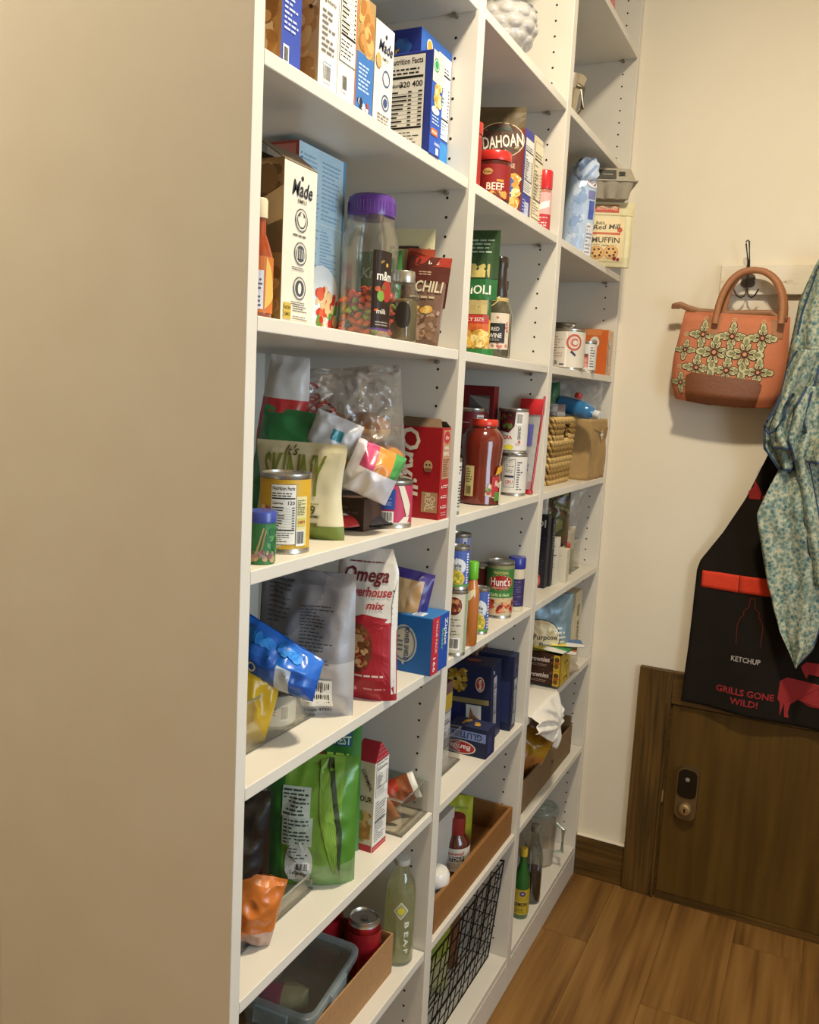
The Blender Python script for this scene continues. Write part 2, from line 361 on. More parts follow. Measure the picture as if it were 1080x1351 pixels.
def wood(name, dark, mid, light, scale=(9, 1.2, 9), rings=5., rough=.5, perobj=True, cspec=.35):
    m, nt, b = nodes(name); N = nt.nodes.new; L = nt.links.new
    tc = N('ShaderNodeTexCoord'); oi = N('ShaderNodeObjectInfo'); mp = N('ShaderNodeMapping'); mp.inputs['Scale'].default_value = scale
    ad = N('ShaderNodeVectorMath'); ad.operation = 'ADD'; L(tc.outputs['Object'], ad.inputs[0])
    sc = N('ShaderNodeVectorMath'); sc.operation = 'SCALE'; sc.inputs[0].default_value = (7.1, 13.7, 3.3); L(oi.outputs['Random'], sc.inputs['Scale']); L(sc.outputs[0], ad.inputs[1]); L(ad.outputs[0], mp.inputs[0])
    n1 = N('ShaderNodeTexNoise'); n1.inputs['Scale'].default_value = 1.0; n1.inputs['Detail'].default_value = 1.5; L(mp.outputs[0], n1.inputs['Vector'])
    mu = N('ShaderNodeMath'); mu.operation = 'MULTIPLY'; mu.inputs[1].default_value = rings; L(n1.outputs[0], mu.inputs[0])
    sn = N('ShaderNodeMath'); sn.operation = 'SINE'; m2 = N('ShaderNodeMath'); m2.operation = 'MULTIPLY'; m2.inputs[1].default_value = 6.283; L(mu.outputs[0], m2.inputs[0]); L(m2.outputs[0], sn.inputs[0])
    mp2 = N('ShaderNodeMapping'); mp2.inputs['Scale'].default_value = tuple(s * 9 if s > 3 else s * 3 for s in scale); L(ad.outputs[0], mp2.inputs[0])
    n2 = N('ShaderNodeTexNoise'); n2.inputs['Scale'].default_value = 1.; n2.inputs['Detail'].default_value = 4; L(mp2.outputs[0], n2.inputs['Vector'])
    mm = N('ShaderNodeMath'); mm.operation = 'MULTIPLY_ADD'; mm.inputs[1].default_value = .10; L(sn.outputs[0], mm.inputs[0]); L(n2.outputs[0], mm.inputs[2])
    r = ramp(nt, mm.outputs[0], [(.25, dark), (.5, mid), (.78, light)]); hs = N('ShaderNodeHueSaturation'); L(r.outputs[0], hs.inputs['Color'])
    if perobj:
        mr = N('ShaderNodeMapRange'); mr.inputs[3].default_value = .93; mr.inputs[4].default_value = 1.06; L(oi.outputs['Random'], mr.inputs[0]); L(mr.outputs[0], hs.inputs['Value'])
    L(hs.outputs[0], b.inputs['Base Color']); b.inputs['Roughness'].default_value = rough; b.inputs['Specular IOR Level'].default_value = cspec; bump(nt, b, mm.outputs[0], .12, .001); return m
M_FLOOR = wood('oak_plank', '5E3E1C', '7C5729', '8C6636', (6, .6, 6), 5., .5)
M_DWOOD = wood('dark_stained_wood', '3C2B10', '543C18', '674A20', (14, 14, 1.6), 4., .5, False)
M_DWOODH = wood('dark_stained_wood_across', '3C2B10', '543C18', '674A20', (1.6, 14, 14), 4., .5, False)
M_DOOR = wood('door_veneer', '49340F', '553D14', '634A1C', (4, 4, .8), 2.5, .45, False)

# walls, ceiling
HX0 = -2.0   # the room opens to the left before the shelving starts
struct('wall_back', MB().box(WX0 - .08, .06, 0, WX0, WY1 + .08, CZ, 'DDD2BE').box(HX0, -.0215, 0, WX0 - .0005, .06, CZ, 'DDD2BE'), M_WALL)
struct('wall_left', MB().box(HX0 - .08, WY0, 0, HX0, .06, CZ, 'DDD2BE'), M_WALL)
struct('wall_far', MB().box(WX0 - .08, WY1, 0, WX1 + .08, WY1 + .08, CZ, 'DDD2BE'), M_WALL)
DY0, DY1 = -.46, .46   # open doorway to a daylit room on the camera's side of the aisle
struct('wall_right', MB().box(WX1, WY0, 0, WX1 + .08, DY0, CZ, 'DDD2BE').box(WX1, DY1, 0, WX1 + .08, WY1, CZ, 'DDD2BE').box(WX1, DY0, 2.15, WX1 + .08, DY1, CZ, 'DDD2BE'), M_WALL)
struct('wall_near', MB().box(HX0 - .08, WY0 - .08, 0, WX1 + .08, WY0, CZ, 'DDD2BE'), M_WALL)
struct('ceiling', MB().box(HX0 - .08, WY0 - .08, CZ, WX1 + .08, WY1 + .08, CZ + .06, 'EEE8DD'), M_CEIL)
fl = struct('floor', MB().box(HX0 - .08, WY0 - .6, -.05, WX1 + .08, WY1 + .08, -.0035, '6A4828'), M_FLOOR)
# floor planks run along the shelving
PW, PL = .181, 1.22
pm = MB().box(-PW / 2 + .0004, -PL / 2 + .0007, -.0035, PW / 2 - .0004, PL / 2 - .0007, 0, '8A6238')
plank0 = None
for i in range(-9, 11):
    off = [.0, .47, .81, .22, .63, 1.02, .35, .74, .1, .55, .9][i % 11]
    for j in range(-1, 5):
        cx = -.32 + i * PW; cy = WY0 + off + j * PL
        y0, y1 = max(cy - PL / 2, WY0), min(cy + PL / 2, WY1)
        if cx < WX0 - PW / 2: y1 = min(y1, -.022)
        if y1 - y0 < .05 or cx + PW / 2 > WX1 + .05: continue
        if y1 - y0 > PL - .01:
            if plank0 is None: o = plank0 = pm.build('plank', M_FLOOR, fl, smooth=0)
            else: o = plank0.copy(); COL.objects.link(o)
            o.location = (cx, cy, 0)
        else:
            h = (y1 - y0) / 2; o = MB().box(-PW / 2 + .0004, -h + .0007, -.0035, PW / 2 - .0004, h - .0007, 0, '8A6238').build('plank', M_FLOOR, fl, smooth=0); o.location = (cx, (y0 + y1) / 2, 0)
        o.parent = fl

# low door in the far wall with its casing, baseboards
DX0, DX1, DZ = .256, 1.02, .618
door = struct('door_1', MB().box(DX0, WY1 - .014, .022, DX1, WY1 + .01, DZ - .004, '553D14'), M_DOOR, bevel=.001)
lockc = '6E5B3E'
def rr(x0, z0, x1, z1, r, n=6):
    pts = []
    for cx, cz, a in ((x1 - r, z1 - r, 0), (x0 + r, z1 - r, 90), (x0 + r, z0 + r, 180), (x1 - r, z0 + r, 270)):
        for k in range(n + 1):
            t = math.radians(a + 90 * k / n); pts.append((cx + r * math.cos(t), cz + r * math.sin(t)))
    return pts
def slab(pts, y0, y1, col, m=None):
    """outline in x,z pushed from y1 (wall side) out to y0 (room side)"""
    m = m or MB(); n = len(pts)
    m.ngon([(x, y0, z) for x, z in pts], col)
    for i in range(n):
        a, b = pts[i], pts[(i + 1) % n]; m.quad((a[0], y0, a[1]), (a[0], y1, a[1]), (b[0], y1, b[1]), (b[0], y0, b[1]), col)
    return m
ly = WY1 - .014
lock = slab(rr(.291, .277, .352, .437, .022), ly - .022, ly, '7A6648').build('keypad_lock', M_DARKM, door, 50, bevel=.003); lock['label'] = 'bronze keypad deadbolt plate on the low door'
slab(rr(.2945, .346, .3485, .432, .018), ly - .026, ly - .018, '14100C').build('keypad', M_GLOSS, lock, 50)
d = D(.02); d.disc(.3215, .404, .0062, '9A958A', 1); d.ring(.3215, .404, .0066, .001, '8A8578', 2); d.build(lambda u, v, o: (u, ly - .026 - o, v), 'keypad_mark', lock)
MB().lathe([(.019, 0), (.0195, .004), (.0165, .014), (.014, .016), (.006, .0165), (.001, .016)], 'A88E62', 28).build('lock_cylinder', M_DARKM, lock, 50, loc=(.3215, ly - .022, .312)).rotation_euler = (PI / 2, 0, 0)
MB().box(.319, ly - .0395, .306, .324, ly - .037, .318, '2A2118').build('keyhole', M_DARKM, lock, 0)
MB().box(DX0 - .012, WY1 - .024, .31, DX0 - .002, WY1 - .0135, .345, 'B09A70').build('strike_plate', M_DARKM, door, 0)
MB().box(DX0 - .0058, WY1 - .009, 0, DX1 + .0058, WY1 - .0002, DZ + .001, '241A0E').build('door_frame', M_DWOODH, door, 0)
MB().box(DX0, WY1 - .02, .0, DX1, WY1 + .01, .021, '2A1F16').build('threshold', M_DWOODH, door, 0)
cw = .097
MB().box(DX0 - .0155, WY1 - .027, 0, DX0 - .0062, WY1 - .0215, DZ + .003, '3A2810').build('inner_stop', M_DWOOD, door, 0, bevel=.0015)
struct('trim_1', MB().box(DX0 - .006 - cw, WY1 - .022, 0, DX0 - .006, WY1, DZ + .097, '50361A'), M_DWOOD, bevel=.002)
struct('trim_2', MB().box(DX0 - .0055, WY1 - .022, DZ, DX1 + .0055, WY1, DZ + .097, '50361A'), M_DWOODH, bevel=.002)
struct('trim_3', MB().box(DX1 + .006, WY1 - .022, 0, DX1 + .006 + cw, WY1, DZ + .097, '50361A'), M_DWOOD, bevel=.002)
struct('baseboard_far', MB().box(.0015, WY1 - .014, 0, DX0 - .007 - cw, WY1, .131, '4A341C'), M_DWOODH, bevel=.001)
struct('trim_4', MB().box(.0015, WY1 - .016, .1312, DX0 - .007 - cw, WY1, .1345, 'D8CDB8'), M_WALL, bevel=.001)

# ceiling lamps (round flush lights), each with its own light
def ceiling_light(label, x, y, e, col):
    cl = thing('ceiling_light', label, 'light', (x, y, CZ))
    MB().lathe([(.17, -.02), (.175, -.012), (.175, 0)], 'E8E4DA', 40).build('rim', M_GLOSS, cl)
    MB().lathe([(.001, -.036), (.08, -.034), (.14, -.027), (.165, -.019)], 'FFF6E6', 40, caps=False).build('diffuser', M_DIFFUSER, cl)
    l = bpy.data.lights.new('lamp', 'AREA'); l.shape = 'DISK'; l.size = .20; l.energy = e; l.color = col
    lo = bpy.data.objects.new('lamp', l); COL.objects.link(lo); lo.location = (0, 0, -.042); lo.parent = cl
M_DIFFUSER, nt, b = nodes('lamp_diffuser'); b.inputs['Emission Color'].default_value = (1, .86, .68, 1); b.inputs['Emission Strength'].default_value = 3.0; b.inputs['Base Color'].default_value = (.9, .88, .84, 1); add_noise(nt, 5)
ceiling_light('round flush white ceiling light above the pantry aisle', .50, .28, LAMP_E, (1.0, .88, .66))
ceiling_light('round flush ceiling light nearer the doorway, before the shelving starts', -.80, -.50, HALL_E, (1.0, .86, .62))

# ================================================================== shelving unit
YB0, YB1, YC0, YC1, YD0, YD1 = .5985, .6275, 1.1295, 1.1585, 1.766, 1.786
YA0, YA1 = -.021, -.001
ZS = {-2: 2.757, -1: 2.4728, 0: 2.1464, 1: 1.8599, 2: 1.5712, 3: 1.2732, 4: 1.0004, 5: .7123, 6: .4270, 7: .0923}
T = .0175; DEP = .412
su = thing('pantry_shelving', 'tall white open pantry shelving in three bays along the wall', 'shelving', (0, 0, 0))
for y0, y1 in ((YA0, YA1), (YB0, YB1), (YC0, YC1), (YD0, YD1)):
    p = MB().box(-DEP, y0, 0, 0, y1, 2.80, 'E6E0D4').build('side_panel', M_LAM, su, 0, bevel=.001)
    if y0 > 0:
        m = MB()
        for xx in (-.0405, -.355):
            z = .135
            while z < 2.76:
                if all(not (zz - T - .004 < z < zz + .004) for zz in ZS.values()):
                    n = 8; m.ngon([(xx + .0026 * math.cos(2 * PI * k / n), y0 - .0002, z + .0026 * math.sin(2 * PI * k / n)) for k in range(n)], '2A2018')
                z += .0326
        m.build('peg_holes', M_MATT, p, 0, kind='stuff')
MB().box(-DEP - .006, YA0, 0, -DEP, YD1, 2.80, 'E0D8CA').build('back_panel', M_LAM, su, 0)
for bi, (y0, y1) in enumerate(((YA1, YB0), (YB1, YC0), (YC1, YD0))):
    for k, z in ZS.items():
        g = .0025 if k != 7 else .0004
        MB().box(-DEP + .001, y0 + g, z - T, -.0015, y1 - g, z, 'E8E2D6').build('shelf', M_LAM, su, 0, bevel=.0012)
        if k not in (7, -2):
            MB().tube([(-.041, y1 - .011, z - T - .0042), (-.041, y1 - .0002, z - T - .0042)], .0036, '8E887C', 8).build('shelf_pin', M_DARKM, su, 40)
    MB().box(-.020, y0 + .0004, 0, -.0005, y1 - .0004, ZS[7] - T, 'D8D0C2').build('kick_board', M_LAM, su, 0)
# ================================================================== things on the far wall
RX0, RX1, RZ0, RZ1, RY = .276, 1.36, 1.806, 1.886, WY1 - .020
m_rack, nt, b = nodes('chipped_white_paint'); n = add_noise(nt, 14, 6, .7, 'Object', (1, 1, 3)); r = ramp(nt, n.outputs[0], [(.30, '8A7454'), (.36, 'CFC3AC'), (.42, 'DDD2BE'), (.8, 'E0D6C4')]); nt.links.new(r.outputs[0], b.inputs['Base Color']); b.inputs['Roughness'].default_value = .7; bump(nt, b, n.outputs[0], .4, .003)
rack = thing('coat_rack', 'chipped white painted wooden coat rack board on the wall', 'coat rack', (RX0, WY1, RZ0))
MB().box(0, -.020, 0, RX1 - RX0, 0, RZ1 - RZ0, 'DDD2BE').build('board', m_rack, rack, 0, bevel=.002)
HK = '4A4238'
for hx in (.349, .640, .93, 1.22):
    x = hx - RX0; zc = 1.843 - RZ0; hy = -.020
    pts = [];
    for k in range(48):
        a = 2 * PI * k / 48; q = .0155 + .0042 * abs(math.cos(2 * a + PI / 2)) ** .7 * 1.3; pts.append((x + q * math.cos(a), zc + q * math.sin(a)))
    hk = slab(pts, hy - .004, hy, '5A5246').build('coat_hook', M_DARKM, rack, 40)
    MB().tube([(x - .001, hy - .006, zc - .012), (x - .002, hy - .012, zc + .02), (x - .0035, hy - .026, zc + .05), (x - .011, hy - .036, zc + .092), (x - .0115, hy - .037, zc + .098), (x - .008, hy - .037, zc + .1015), (x - .0035, hy - .037, zc + .098), (x - .003, hy - .036, zc + .092), (x + .0005, hy - .026, zc + .05), (x + .001, hy - .010, zc + .02)], .0021, HK, 8).build('wire_loop', M_DARKM, hk, 60)
    for s in (-1, 1):
        q = [(x, hy - .006, zc + .0), (x + s * .002, hy - .008, zc - .03), (x + s * .006, hy - .012, zc - .043), (x + s * .014, hy - .020, zc - .047), (x + s * .022, hy - .028, zc - .044), (x + s * .029, hy - .034, zc - .033), (x + s * .032, hy - .036, zc - .026)]
        MB().tube(q, .0021, HK, 8).build('wire_prong', M_DARKM, hk, 60)
# ---- handbag
hb = thing('handbag', 'orange medallion print handbag with brown leather handles hanging from the coat hook', 'handbag', (.318, 1.722, 1.500), 0, ry=3)
def hb_out(v): return (.86 - .30 * max(0, .16 - v) + .14 * math.sin(min(1, (v + .12) / .72) * PI * .62) - .16 * max(0, v - .5) ** 1.1, 0)
W_, H_, T_ = .298, .25, .105
def hb_prof(v):
    v = max(0., v); return (1.0 - .80 * v ** 1.3) * min(1, .60 + v * 4)
def hb_deform(q, u, v):
    q.y += .010 * v; q.z += .010 * (2 * u - 1) ** 2 * (1 - v) * .8; return q
dd = D(.006); OL, CR, DK = '86845F', 'BDB58C', '3E362C'
def medal(u, v, s, l=1):
    for k in range(4):
        a = PI / 2 * k; dd.disc(u + s * .78 * math.cos(a), v + s * .78 * math.sin(a), s * .36, DK, l, ry=s * .27, rot=a); dd.disc(u + s * .78 * math.cos(a), v + s * .78 * math.sin(a), s * .31, CR, l + 1, ry=s * .22, rot=a); dd.disc(u + s * .74 * math.cos(a), v + s * .74 * math.sin(a), s * .19, OL, l + 2, ry=s * .12, rot=a)
    for k in range(8):
        a = PI / 4 * k + PI / 8; dd.disc(u + s * .48 * math.cos(a), v + s * .48 * math.sin(a), s * .26, DK, l + 2, ry=s * .15, rot=a); dd.disc(u + s * .48 * math.cos(a), v + s * .48 * math.sin(a), s * .22, CR, l + 3, ry=s * .11, rot=a); dd.disc(u + s * .42 * math.cos(a), v + s * .42 * math.sin(a), s * .13, OL, l + 4, ry=s * .05, rot=a)
    dd.disc(u, v, s * .2, DK, l + 4); dd.disc(u, v, s * .12, 'C98A6A', l + 5)
for iu in range(-1, 5):
    for iv in range(-1, 5):
        u = .03 + iu * .080; v = .050 + iv * .092
        big = .045; sm = .036
        for (a, b_, s) in ((u, v, big), (u + .040, v + .046, sm)):
            if .012 < a < W_ - .012 and .02 < b_ < H_ - .012:
                ok = min(s, a - .004, W_ - .004 - a, b_ - .004, H_ - .004 - b_)
                if ok > s * .55: medal(a, b_, min(s, ok * 1.05))
        for (a, b_) in ((u + .038, v - .002), (u + .076 - .004, v + .044)):
            if .01 < a < W_ - .01 and .01 < b_ < H_ - .01: dd.ring(a, b_, .0065, .002, CR, 1); dd.disc(a, b_, .0035, 'D98A66', 1)
bag(None, None, None, None, W_, H_, T_, lambda u, v, s: 'C07656', prof=hb_prof, wr=.004, seed=4, mat=M_CLOTH, front=dd, nu=36, nv=36, outl=hb_out, deform=hb_deform, part='fabric_body', f=9., fmat=M_CLOTH, root=hb)
def hbs(u, v, off, side=-1):
    ou = hb_out(v); e = max(0., 1 - abs(2 * u - 1) ** 2.6) ** .6; q = Vector(((u - .5) * W_ * ou[0], side * (T_ / 2 * e * hb_prof(v) + off), v * H_)); return hb_deform(q, u, v)
m = MB()
def basep(u, v):
    a = .15 + .68 * u; top = .33 - .03 * u; n = abs(2 * u - 1); top -= .05 * max(0, n - .86) / .14
    return hbs(a, max(0, top * v), .0052)
m.grid(basep, 24, 12, '6E3C1C'); m.build('base_panel', M_LEATH, hb, 60)
m = MB(); m.grid(lambda u, v: (hbs(.5, 0, 0).x + (u - .5) * .245, (v - .5) * .075, -.001 + .010 * (2 * u - 1) ** 2), 12, 4, '7A4824'); m.build('base_sole', M_LEATH, hb, 60)
# zip band along the mouth with a tab that overhangs to the left
zb = [(-.165, 0, .262), (-.150, 0, .266), (-.128, .004, .258), (-.10, .008, .252), (-.03, .010, .250), (.05, .010, .256), (.085, .010, .258), (.105, .008, .246), (.13, .004, .246)]
MB().tube(zb, .0085, '8A5A34', 8, flat=.35, up=(0, 1, 0)).build('zip_band', M_LEATH, hb, 60)
MB().box(-.173, -.004, .254, -.150, .004, .268, '7A4C2A').build('zip_tab', M_LEATH, hb, 0, bevel=.002)
def arch(x0, z0, x1, z1, xt, zt, y0, yt, n=26):
    pts = []
    for k in range(n + 1):
        t = k / n; a = PI * t; x = (x0 + x1) / 2 - (x1 - x0) / 2 * math.copysign(abs(math.cos(a)) ** .9, math.cos(a)) + (xt - (x0 + x1) / 2) * math.sin(a) ** 2; s = math.sin(a) ** .8
        pts.append((x, y0 + (yt - y0) * s, (z0 + (z1 - z0) * t) * (1 - s) + zt * s))
    return pts
for y0, yt, dx, dz in ((-.030, -.006, 0, 0), (.012, .010, .012, .002)):
    MB().tube(arch(-.048 + dx, .218, .117 + dx * .4, .228, .030 + dx * .3, .366 + dz, y0, yt), .0085, '9A6238', 10, flat=.55, up=(0, 1, 0)).build('handle', M_LEATH, hb, 60)
for xx in (-.052, .112):
    u = xx / (W_ * .95) + .5; m = MB()
    m.grid(lambda a, b_: hbs(u + (a - .5) * .125 * (.8 + .2 * b_), .76 + .20 * b_, .0056), 6, 6, '9A6034'); m.build('handle_tab', M_LEATH, hb, 60)
# ---- barbecue apron
AY = 1.762
ap = thing('barbecue_apron', 'black printed grill apron with a red band hanging half behind the floral robe', 'apron', (.45, AY, .62))
L_ = [(1.42, .470), (1.373, .446), (1.25, .402), (1.15, .352), (1.061, .297), (1.033, .290), (.90, .289), (.808, .287), (.70, .283), (.645, .281)]
def lerp_pts(P, z):
    for (z0, x0), (z1, x1) in zip(P, P[1:]):
        if z1 <= z <= z0: return x0 + (x1 - x0) * (z - z0) / (z1 - z0)
    return P[-1][1] if z < P[-1][0] else P[0][1]
def apz(u, v): return 1.42 * v + (.640 - .028 * u) * (1 - v)
def apf(u, v, off=0):
    z = apz(u, v); x0 = lerp_pts(L_, z); x1 = 1.02 if z < 1.05 else 1.02 - (z - 1.05) * 1.2
    x1 = max(x1, x0 + .18); x = x0 + (x1 - x0) * u
    return apx(x, z, off - .0006)
def apx(x, z, off):
    v = (z - .62) / .8; y = -.012 + .008 * math.sin(x * 22 + 1.2 * z) * (1.3 - v) + crumple(x, z, 5, .004, 7) - .012 * (1 - v)
    return Vector((x - .45, y - off - .0006, z - .62))
m = MB(); m.grid(lambda u, v: apf(u, v), 60, 80, '211C17'); o = m.build('apron_cloth', M_CLOTH, ap, 60)
so = o.modifiers.new('thickness', 'SOLIDIFY'); so.thickness = .0015; so.offset = -1
AF = lambda u, v, o: apx(u, v, o + .0008)
d = D(.012); RD = '963234'; RB = 'D8442E'

for a, b_ in ((.306, .4072), (.4088, .60)):
    m = MB(); m.grid(lambda u, v: apx(a + (b_ - a) * u, .984 + .049 * v, .0022), 12, 5, RB); o = m.build('pocket_band', M_CLOTH, ap, 60); so = o.modifiers.new('thickness', 'SOLIDIFY'); so.thickness = .0012; so.offset = -1
def outl_bottle(cx, z0, s, c):
    P = [(-.032, 0), (-.034, .055), (-.028, .075), (-.02, .085), (-.02, .098), (-.008, .108), (-.006, .135), (.006, .135), (.008, .108), (.02, .098), (.02, .085), (.028, .075), (.034, .055), (.032, 0)]
    for a, b_ in zip(P, P[1:]):
        dx, dz = b_[0] - a[0], b_[1] - a[1]; L = math.hypot(dx, dz) or 1; nx, nz = -dz / L * .0009, dx / L * .0009
        d.poly([(cx + a[0] - nx, z0 + a[1] - nz), (cx + b_[0] - nx, z0 + b_[1] - nz), (cx + b_[0] + nx, z0 + b_[1] + nz), (cx + a[0] + nx, z0 + a[1] + nz)], c, 2)
outl_bottle(.448, .838, 1, '6A2A26'); d.build(AF, 'bottle_outline', ap, M_CLOTH); d = D(.012)
d.tx('KETCHUP', .446, .795, .021, 'B0A8A0', 2, fit=.078); d.tx('GRILLS GONE', .452, .700, .026, RD, 2, fit=.155); d.tx('WILD!', .452, .672, .026, RD, 2, fit=.075)
d.build(AF, 'lettering', ap, M_CLOTH); d = D(.012); d.tx('MUSTARD', .500, 1.186, .018, '6E6862', 2, fit=.09)
d.build(AF, 'lettering', ap, M_CLOTH); d = D(.012)
for fx, fz, fs in ((.425, 1.25, 1.0), (.455, 1.246, .6)): d.poly([(fx - .014 * fs, fz), (fx - .018 * fs, fz + .02 * fs), (fx - .006 * fs, fz + .034 * fs), (fx - .004 * fs, fz + .052 * fs), (fx + .008 * fs, fz + .034 * fs), (fx + .016 * fs, fz + .018 * fs), (fx + .014 * fs, fz)], '8E2C2A', 2)
d.build(AF, 'flame_print', ap, M_CLOTH); d = D(.012)
cow = [(.548, .650), (.545, .690), (.538, .700), (.540, .752), (.556, .764), (.60, .760), (.65, .756), (.70, .766), (.722, .755), (.726, .738), (.712, .728), (.69, .722), (.680, .700), (.676, .650), (.664, .650), (.662, .692), (.62, .690), (.590, .706), (.572, .690), (.568, .664), (.572, .650), (.560, .650), (.556, .690)]
d.poly(cow, RD, 2); d.build(AF, 'cow_print', ap, M_CLOTH); d = D(.012); d.poly([(.588, .80), (.60, .815), (.66, .818), (.70, .81), (.70, .785), (.66, .78), (.655, .765), (.645, .78), (.61, .782), (.605, .768), (.596, .782)], RD, 2)
d.build(lambda u, v, o: apx(u, v, o + .0008), 'pig_print', ap, M_CLOTH)
MB().tube([(.02, -.012, .80), (.09, -.03, 1.0), (.175, -.035, 1.222), (.19, -.02, 1.235), (.20, -.012, 1.2), (.25, -.008, .9)], .006, '161412', 8, flat=.3).build('neck_strap', M_CLOTH, ap, 60)
# ---- floral robe
m_flor, nt, b = nodes('blue_floral_cotton'); N = nt.nodes.new; L = nt.links.new
v1 = N('ShaderNodeTexVoronoi'); v1.inputs['Scale'].default_value = 75; tc = N('ShaderNodeTexCoord'); n0 = N('ShaderNodeTexNoise'); n0.inputs['Scale'].default_value = 60; L(tc.outputs['Object'], n0.inputs['Vector'])
mx = N('ShaderNodeVectorMath'); mx.operation = 'MULTIPLY_ADD'; mx.inputs[1].default_value = (.012, .012, .012); L(n0.outputs['Color'], mx.inputs[0]); L(tc.outputs['Object'], mx.inputs[2]); L(mx.outputs[0], v1.inputs['Vector'])
r1 = ramp(nt, v1.outputs['Distance'], [(.14, '3C5560'), (.32, '6C8686'), (.46, '98A494'), (.64, 'B4B49E')]); n3 = add_noise(nt, 130, 2); r2 = ramp(nt, n3.outputs[0], [(.45, '000000'), (.62, 'FFFFFF')])
mc = N('ShaderNodeMix'); mc.data_type = 'RGBA'; L(r2.outputs[0], mc.inputs[0]); L(r1.outputs[0], mc.inputs[6]); mc.inputs[7].default_value = K('71867C'); L(mc.outputs[2], b.inputs['Base Color']); b.inputs['Roughness'].default_value = .85; b.inputs['Specular IOR Level'].default_value = .15
rb = thing('floral_robe', 'crumpled blue and green floral robe with navy piping hung over the apron', 'robe', (.62, 1.715, .83))
NAVY = '3A4A62'
def cloth(name, Lp, Rp, z0, z1, amp, nf, seed, yoff=0, lean=0, nu=44, nv=70, pipe=('L',), sh=0.):
    """hanging fold: left and right edges as (z, x) lists from top to bottom"""
    def f(u, v):
        z = z0 + (z1 - z0) * v; xl = lerp_pts(Lp, z); xr = lerp_pts(Rp, z); x = xl + (xr - xl) * u
        k = u * nf * 2 * PI + seed + 1.1 * math.sin(v * 5 + seed)
        y = yoff - amp * (math.sin(k) + .35 * math.sin(2.3 * k + 4 * v + seed)) * (.5 + .5 * min(1, 3 * (1 - v) + .3)) + crumple(x, z, seed, .012, 9) - .03 * math.sin(PI * min(1, max(0, u))) * .6 + lean * (1 - v)
        return Vector((x - .62, y, z - .83 + sh * math.sin(k) * .3))
    m = MB(); m.grid(f, nu, nv, 'A0B4AC'); o = m.build(name, m_flor, rb, 75); so = o.modifiers.new('thickness', 'SOLIDIFY'); so.thickness = .002; so.offset = 1
    for e in pipe:
        pts = [f(0 if e == 'L' else 1, 1 - k / 60) + Vector((0, -.001, 0)) for k in range(61)] if e in 'LR' else [f(k / 40, 0) + Vector((0, -.001, 0)) for k in range(41)]
        MB().tube(pts, .0032, NAVY, 6).build('piping', M_CLOTH, o, 60)
    return o
cloth('robe_body', [(1.93, .555), (1.884, .520), (1.778, .487), (1.64, .474), (1.499, .466), (1.30, .50), (1.1, .55), (.90, .60)], [(1.93, .66), (1.80, .74), (1.5, .80), (1.2, .80), (.9, .78)], .915, 1.90, .030, 3.4, 1.3, 0, -.012, pipe=())
cloth('lapel', [(1.42, .515), (1.30, .466), (1.219, .441), (1.13, .462), (1.045, .484), (.913, .527), (.829, .572)], [(1.42, .58), (1.25, .605), (1.06, .625), (.94, .622), (.874, .612), (.829, .580)], .829, 1.40, .010, 1.4, 2.1, -.052, -.01, nu=30, pipe=('R',))
cloth('lapel', [(1.90, .535), (1.75, .497), (1.62, .486), (1.50, .486), (1.36, .545)], [(1.90, .58), (1.75, .575), (1.62, .572), (1.50, .575), (1.36, .60)], 1.36, 1.88, .008, 1.2, 3.3, -.045, 0, nu=26, nv=44, pipe=('L', 'R'))
cloth('sleeve_ruffle', [(1.54, .49), (1.499, .462), (1.457, .436), (1.396, .443), (1.345, .482)], [(1.54, .575), (1.45, .58), (1.40, .57), (1.345, .53)], 1.345, 1.535, .016, 1.7, 4.2, -.066, 0, nu=36, nv=26, pipe=('L', 'B'))
cloth('sleeve_ruffle', [(1.66, .500), (1.60, .476), (1.52, .470), (1.45, .452), (1.40, .462)], [(1.66, .56), (1.56, .545), (1.48, .53), (1.40, .55)], 1.40, 1.65, .020, 1.1, 6.1, -.088, .01, nu=30, nv=30, pipe=('L', 'R', 'B'))
cloth('sleeve_ruffle', [(1.56, .53), (1.50, .508), (1.43, .500), (1.37, .52)], [(1.56, .62), (1.46, .625), (1.37, .61)], 1.37, 1.56, .024, 1.3, 1.9, -.098, .0, nu=30, nv=26, pipe=('L', 'B'))
MB().tube([(.470 - .62, -.112, 1.535 - .83), (.462 - .62, -.122, 1.500 - .83), (.447 - .62, -.120, 1.470 - .83), (.441 - .62, -.118, 1.448 - .83), (.452 - .62, -.124, 1.436 - .83), (.468 - .62, -.128, 1.445 - .83), (.482 - .62, -.126, 1.475 - .83), (.488 - .62, -.124, 1.51 - .83), (.500 - .62, -.12, 1.54 - .83)], .0034, NAVY, 6).build('piping', M_CLOTH, rb, 60)
cloth('tie_belt', [(1.50, .535), (1.38, .515), (1.25, .55), (1.05, .60)], [(1.50, .565), (1.38, .548), (1.25, .585), (1.05, .635)], 1.05, 1.49, .006, .6, 5.7, -.082, 0, nu=10, nv=40, pipe=('L', 'R'))
# ================================================================== near bay, shelf by shelf from the top
def para_face(a, b, c, d_, n, col='4A4A52'): return D(.02).para(a, b, c, d_, n, col)
TAN = ['C9985A', 'B8803E', 'D8B078', 'A8743A', 'E0C090', '94622E']
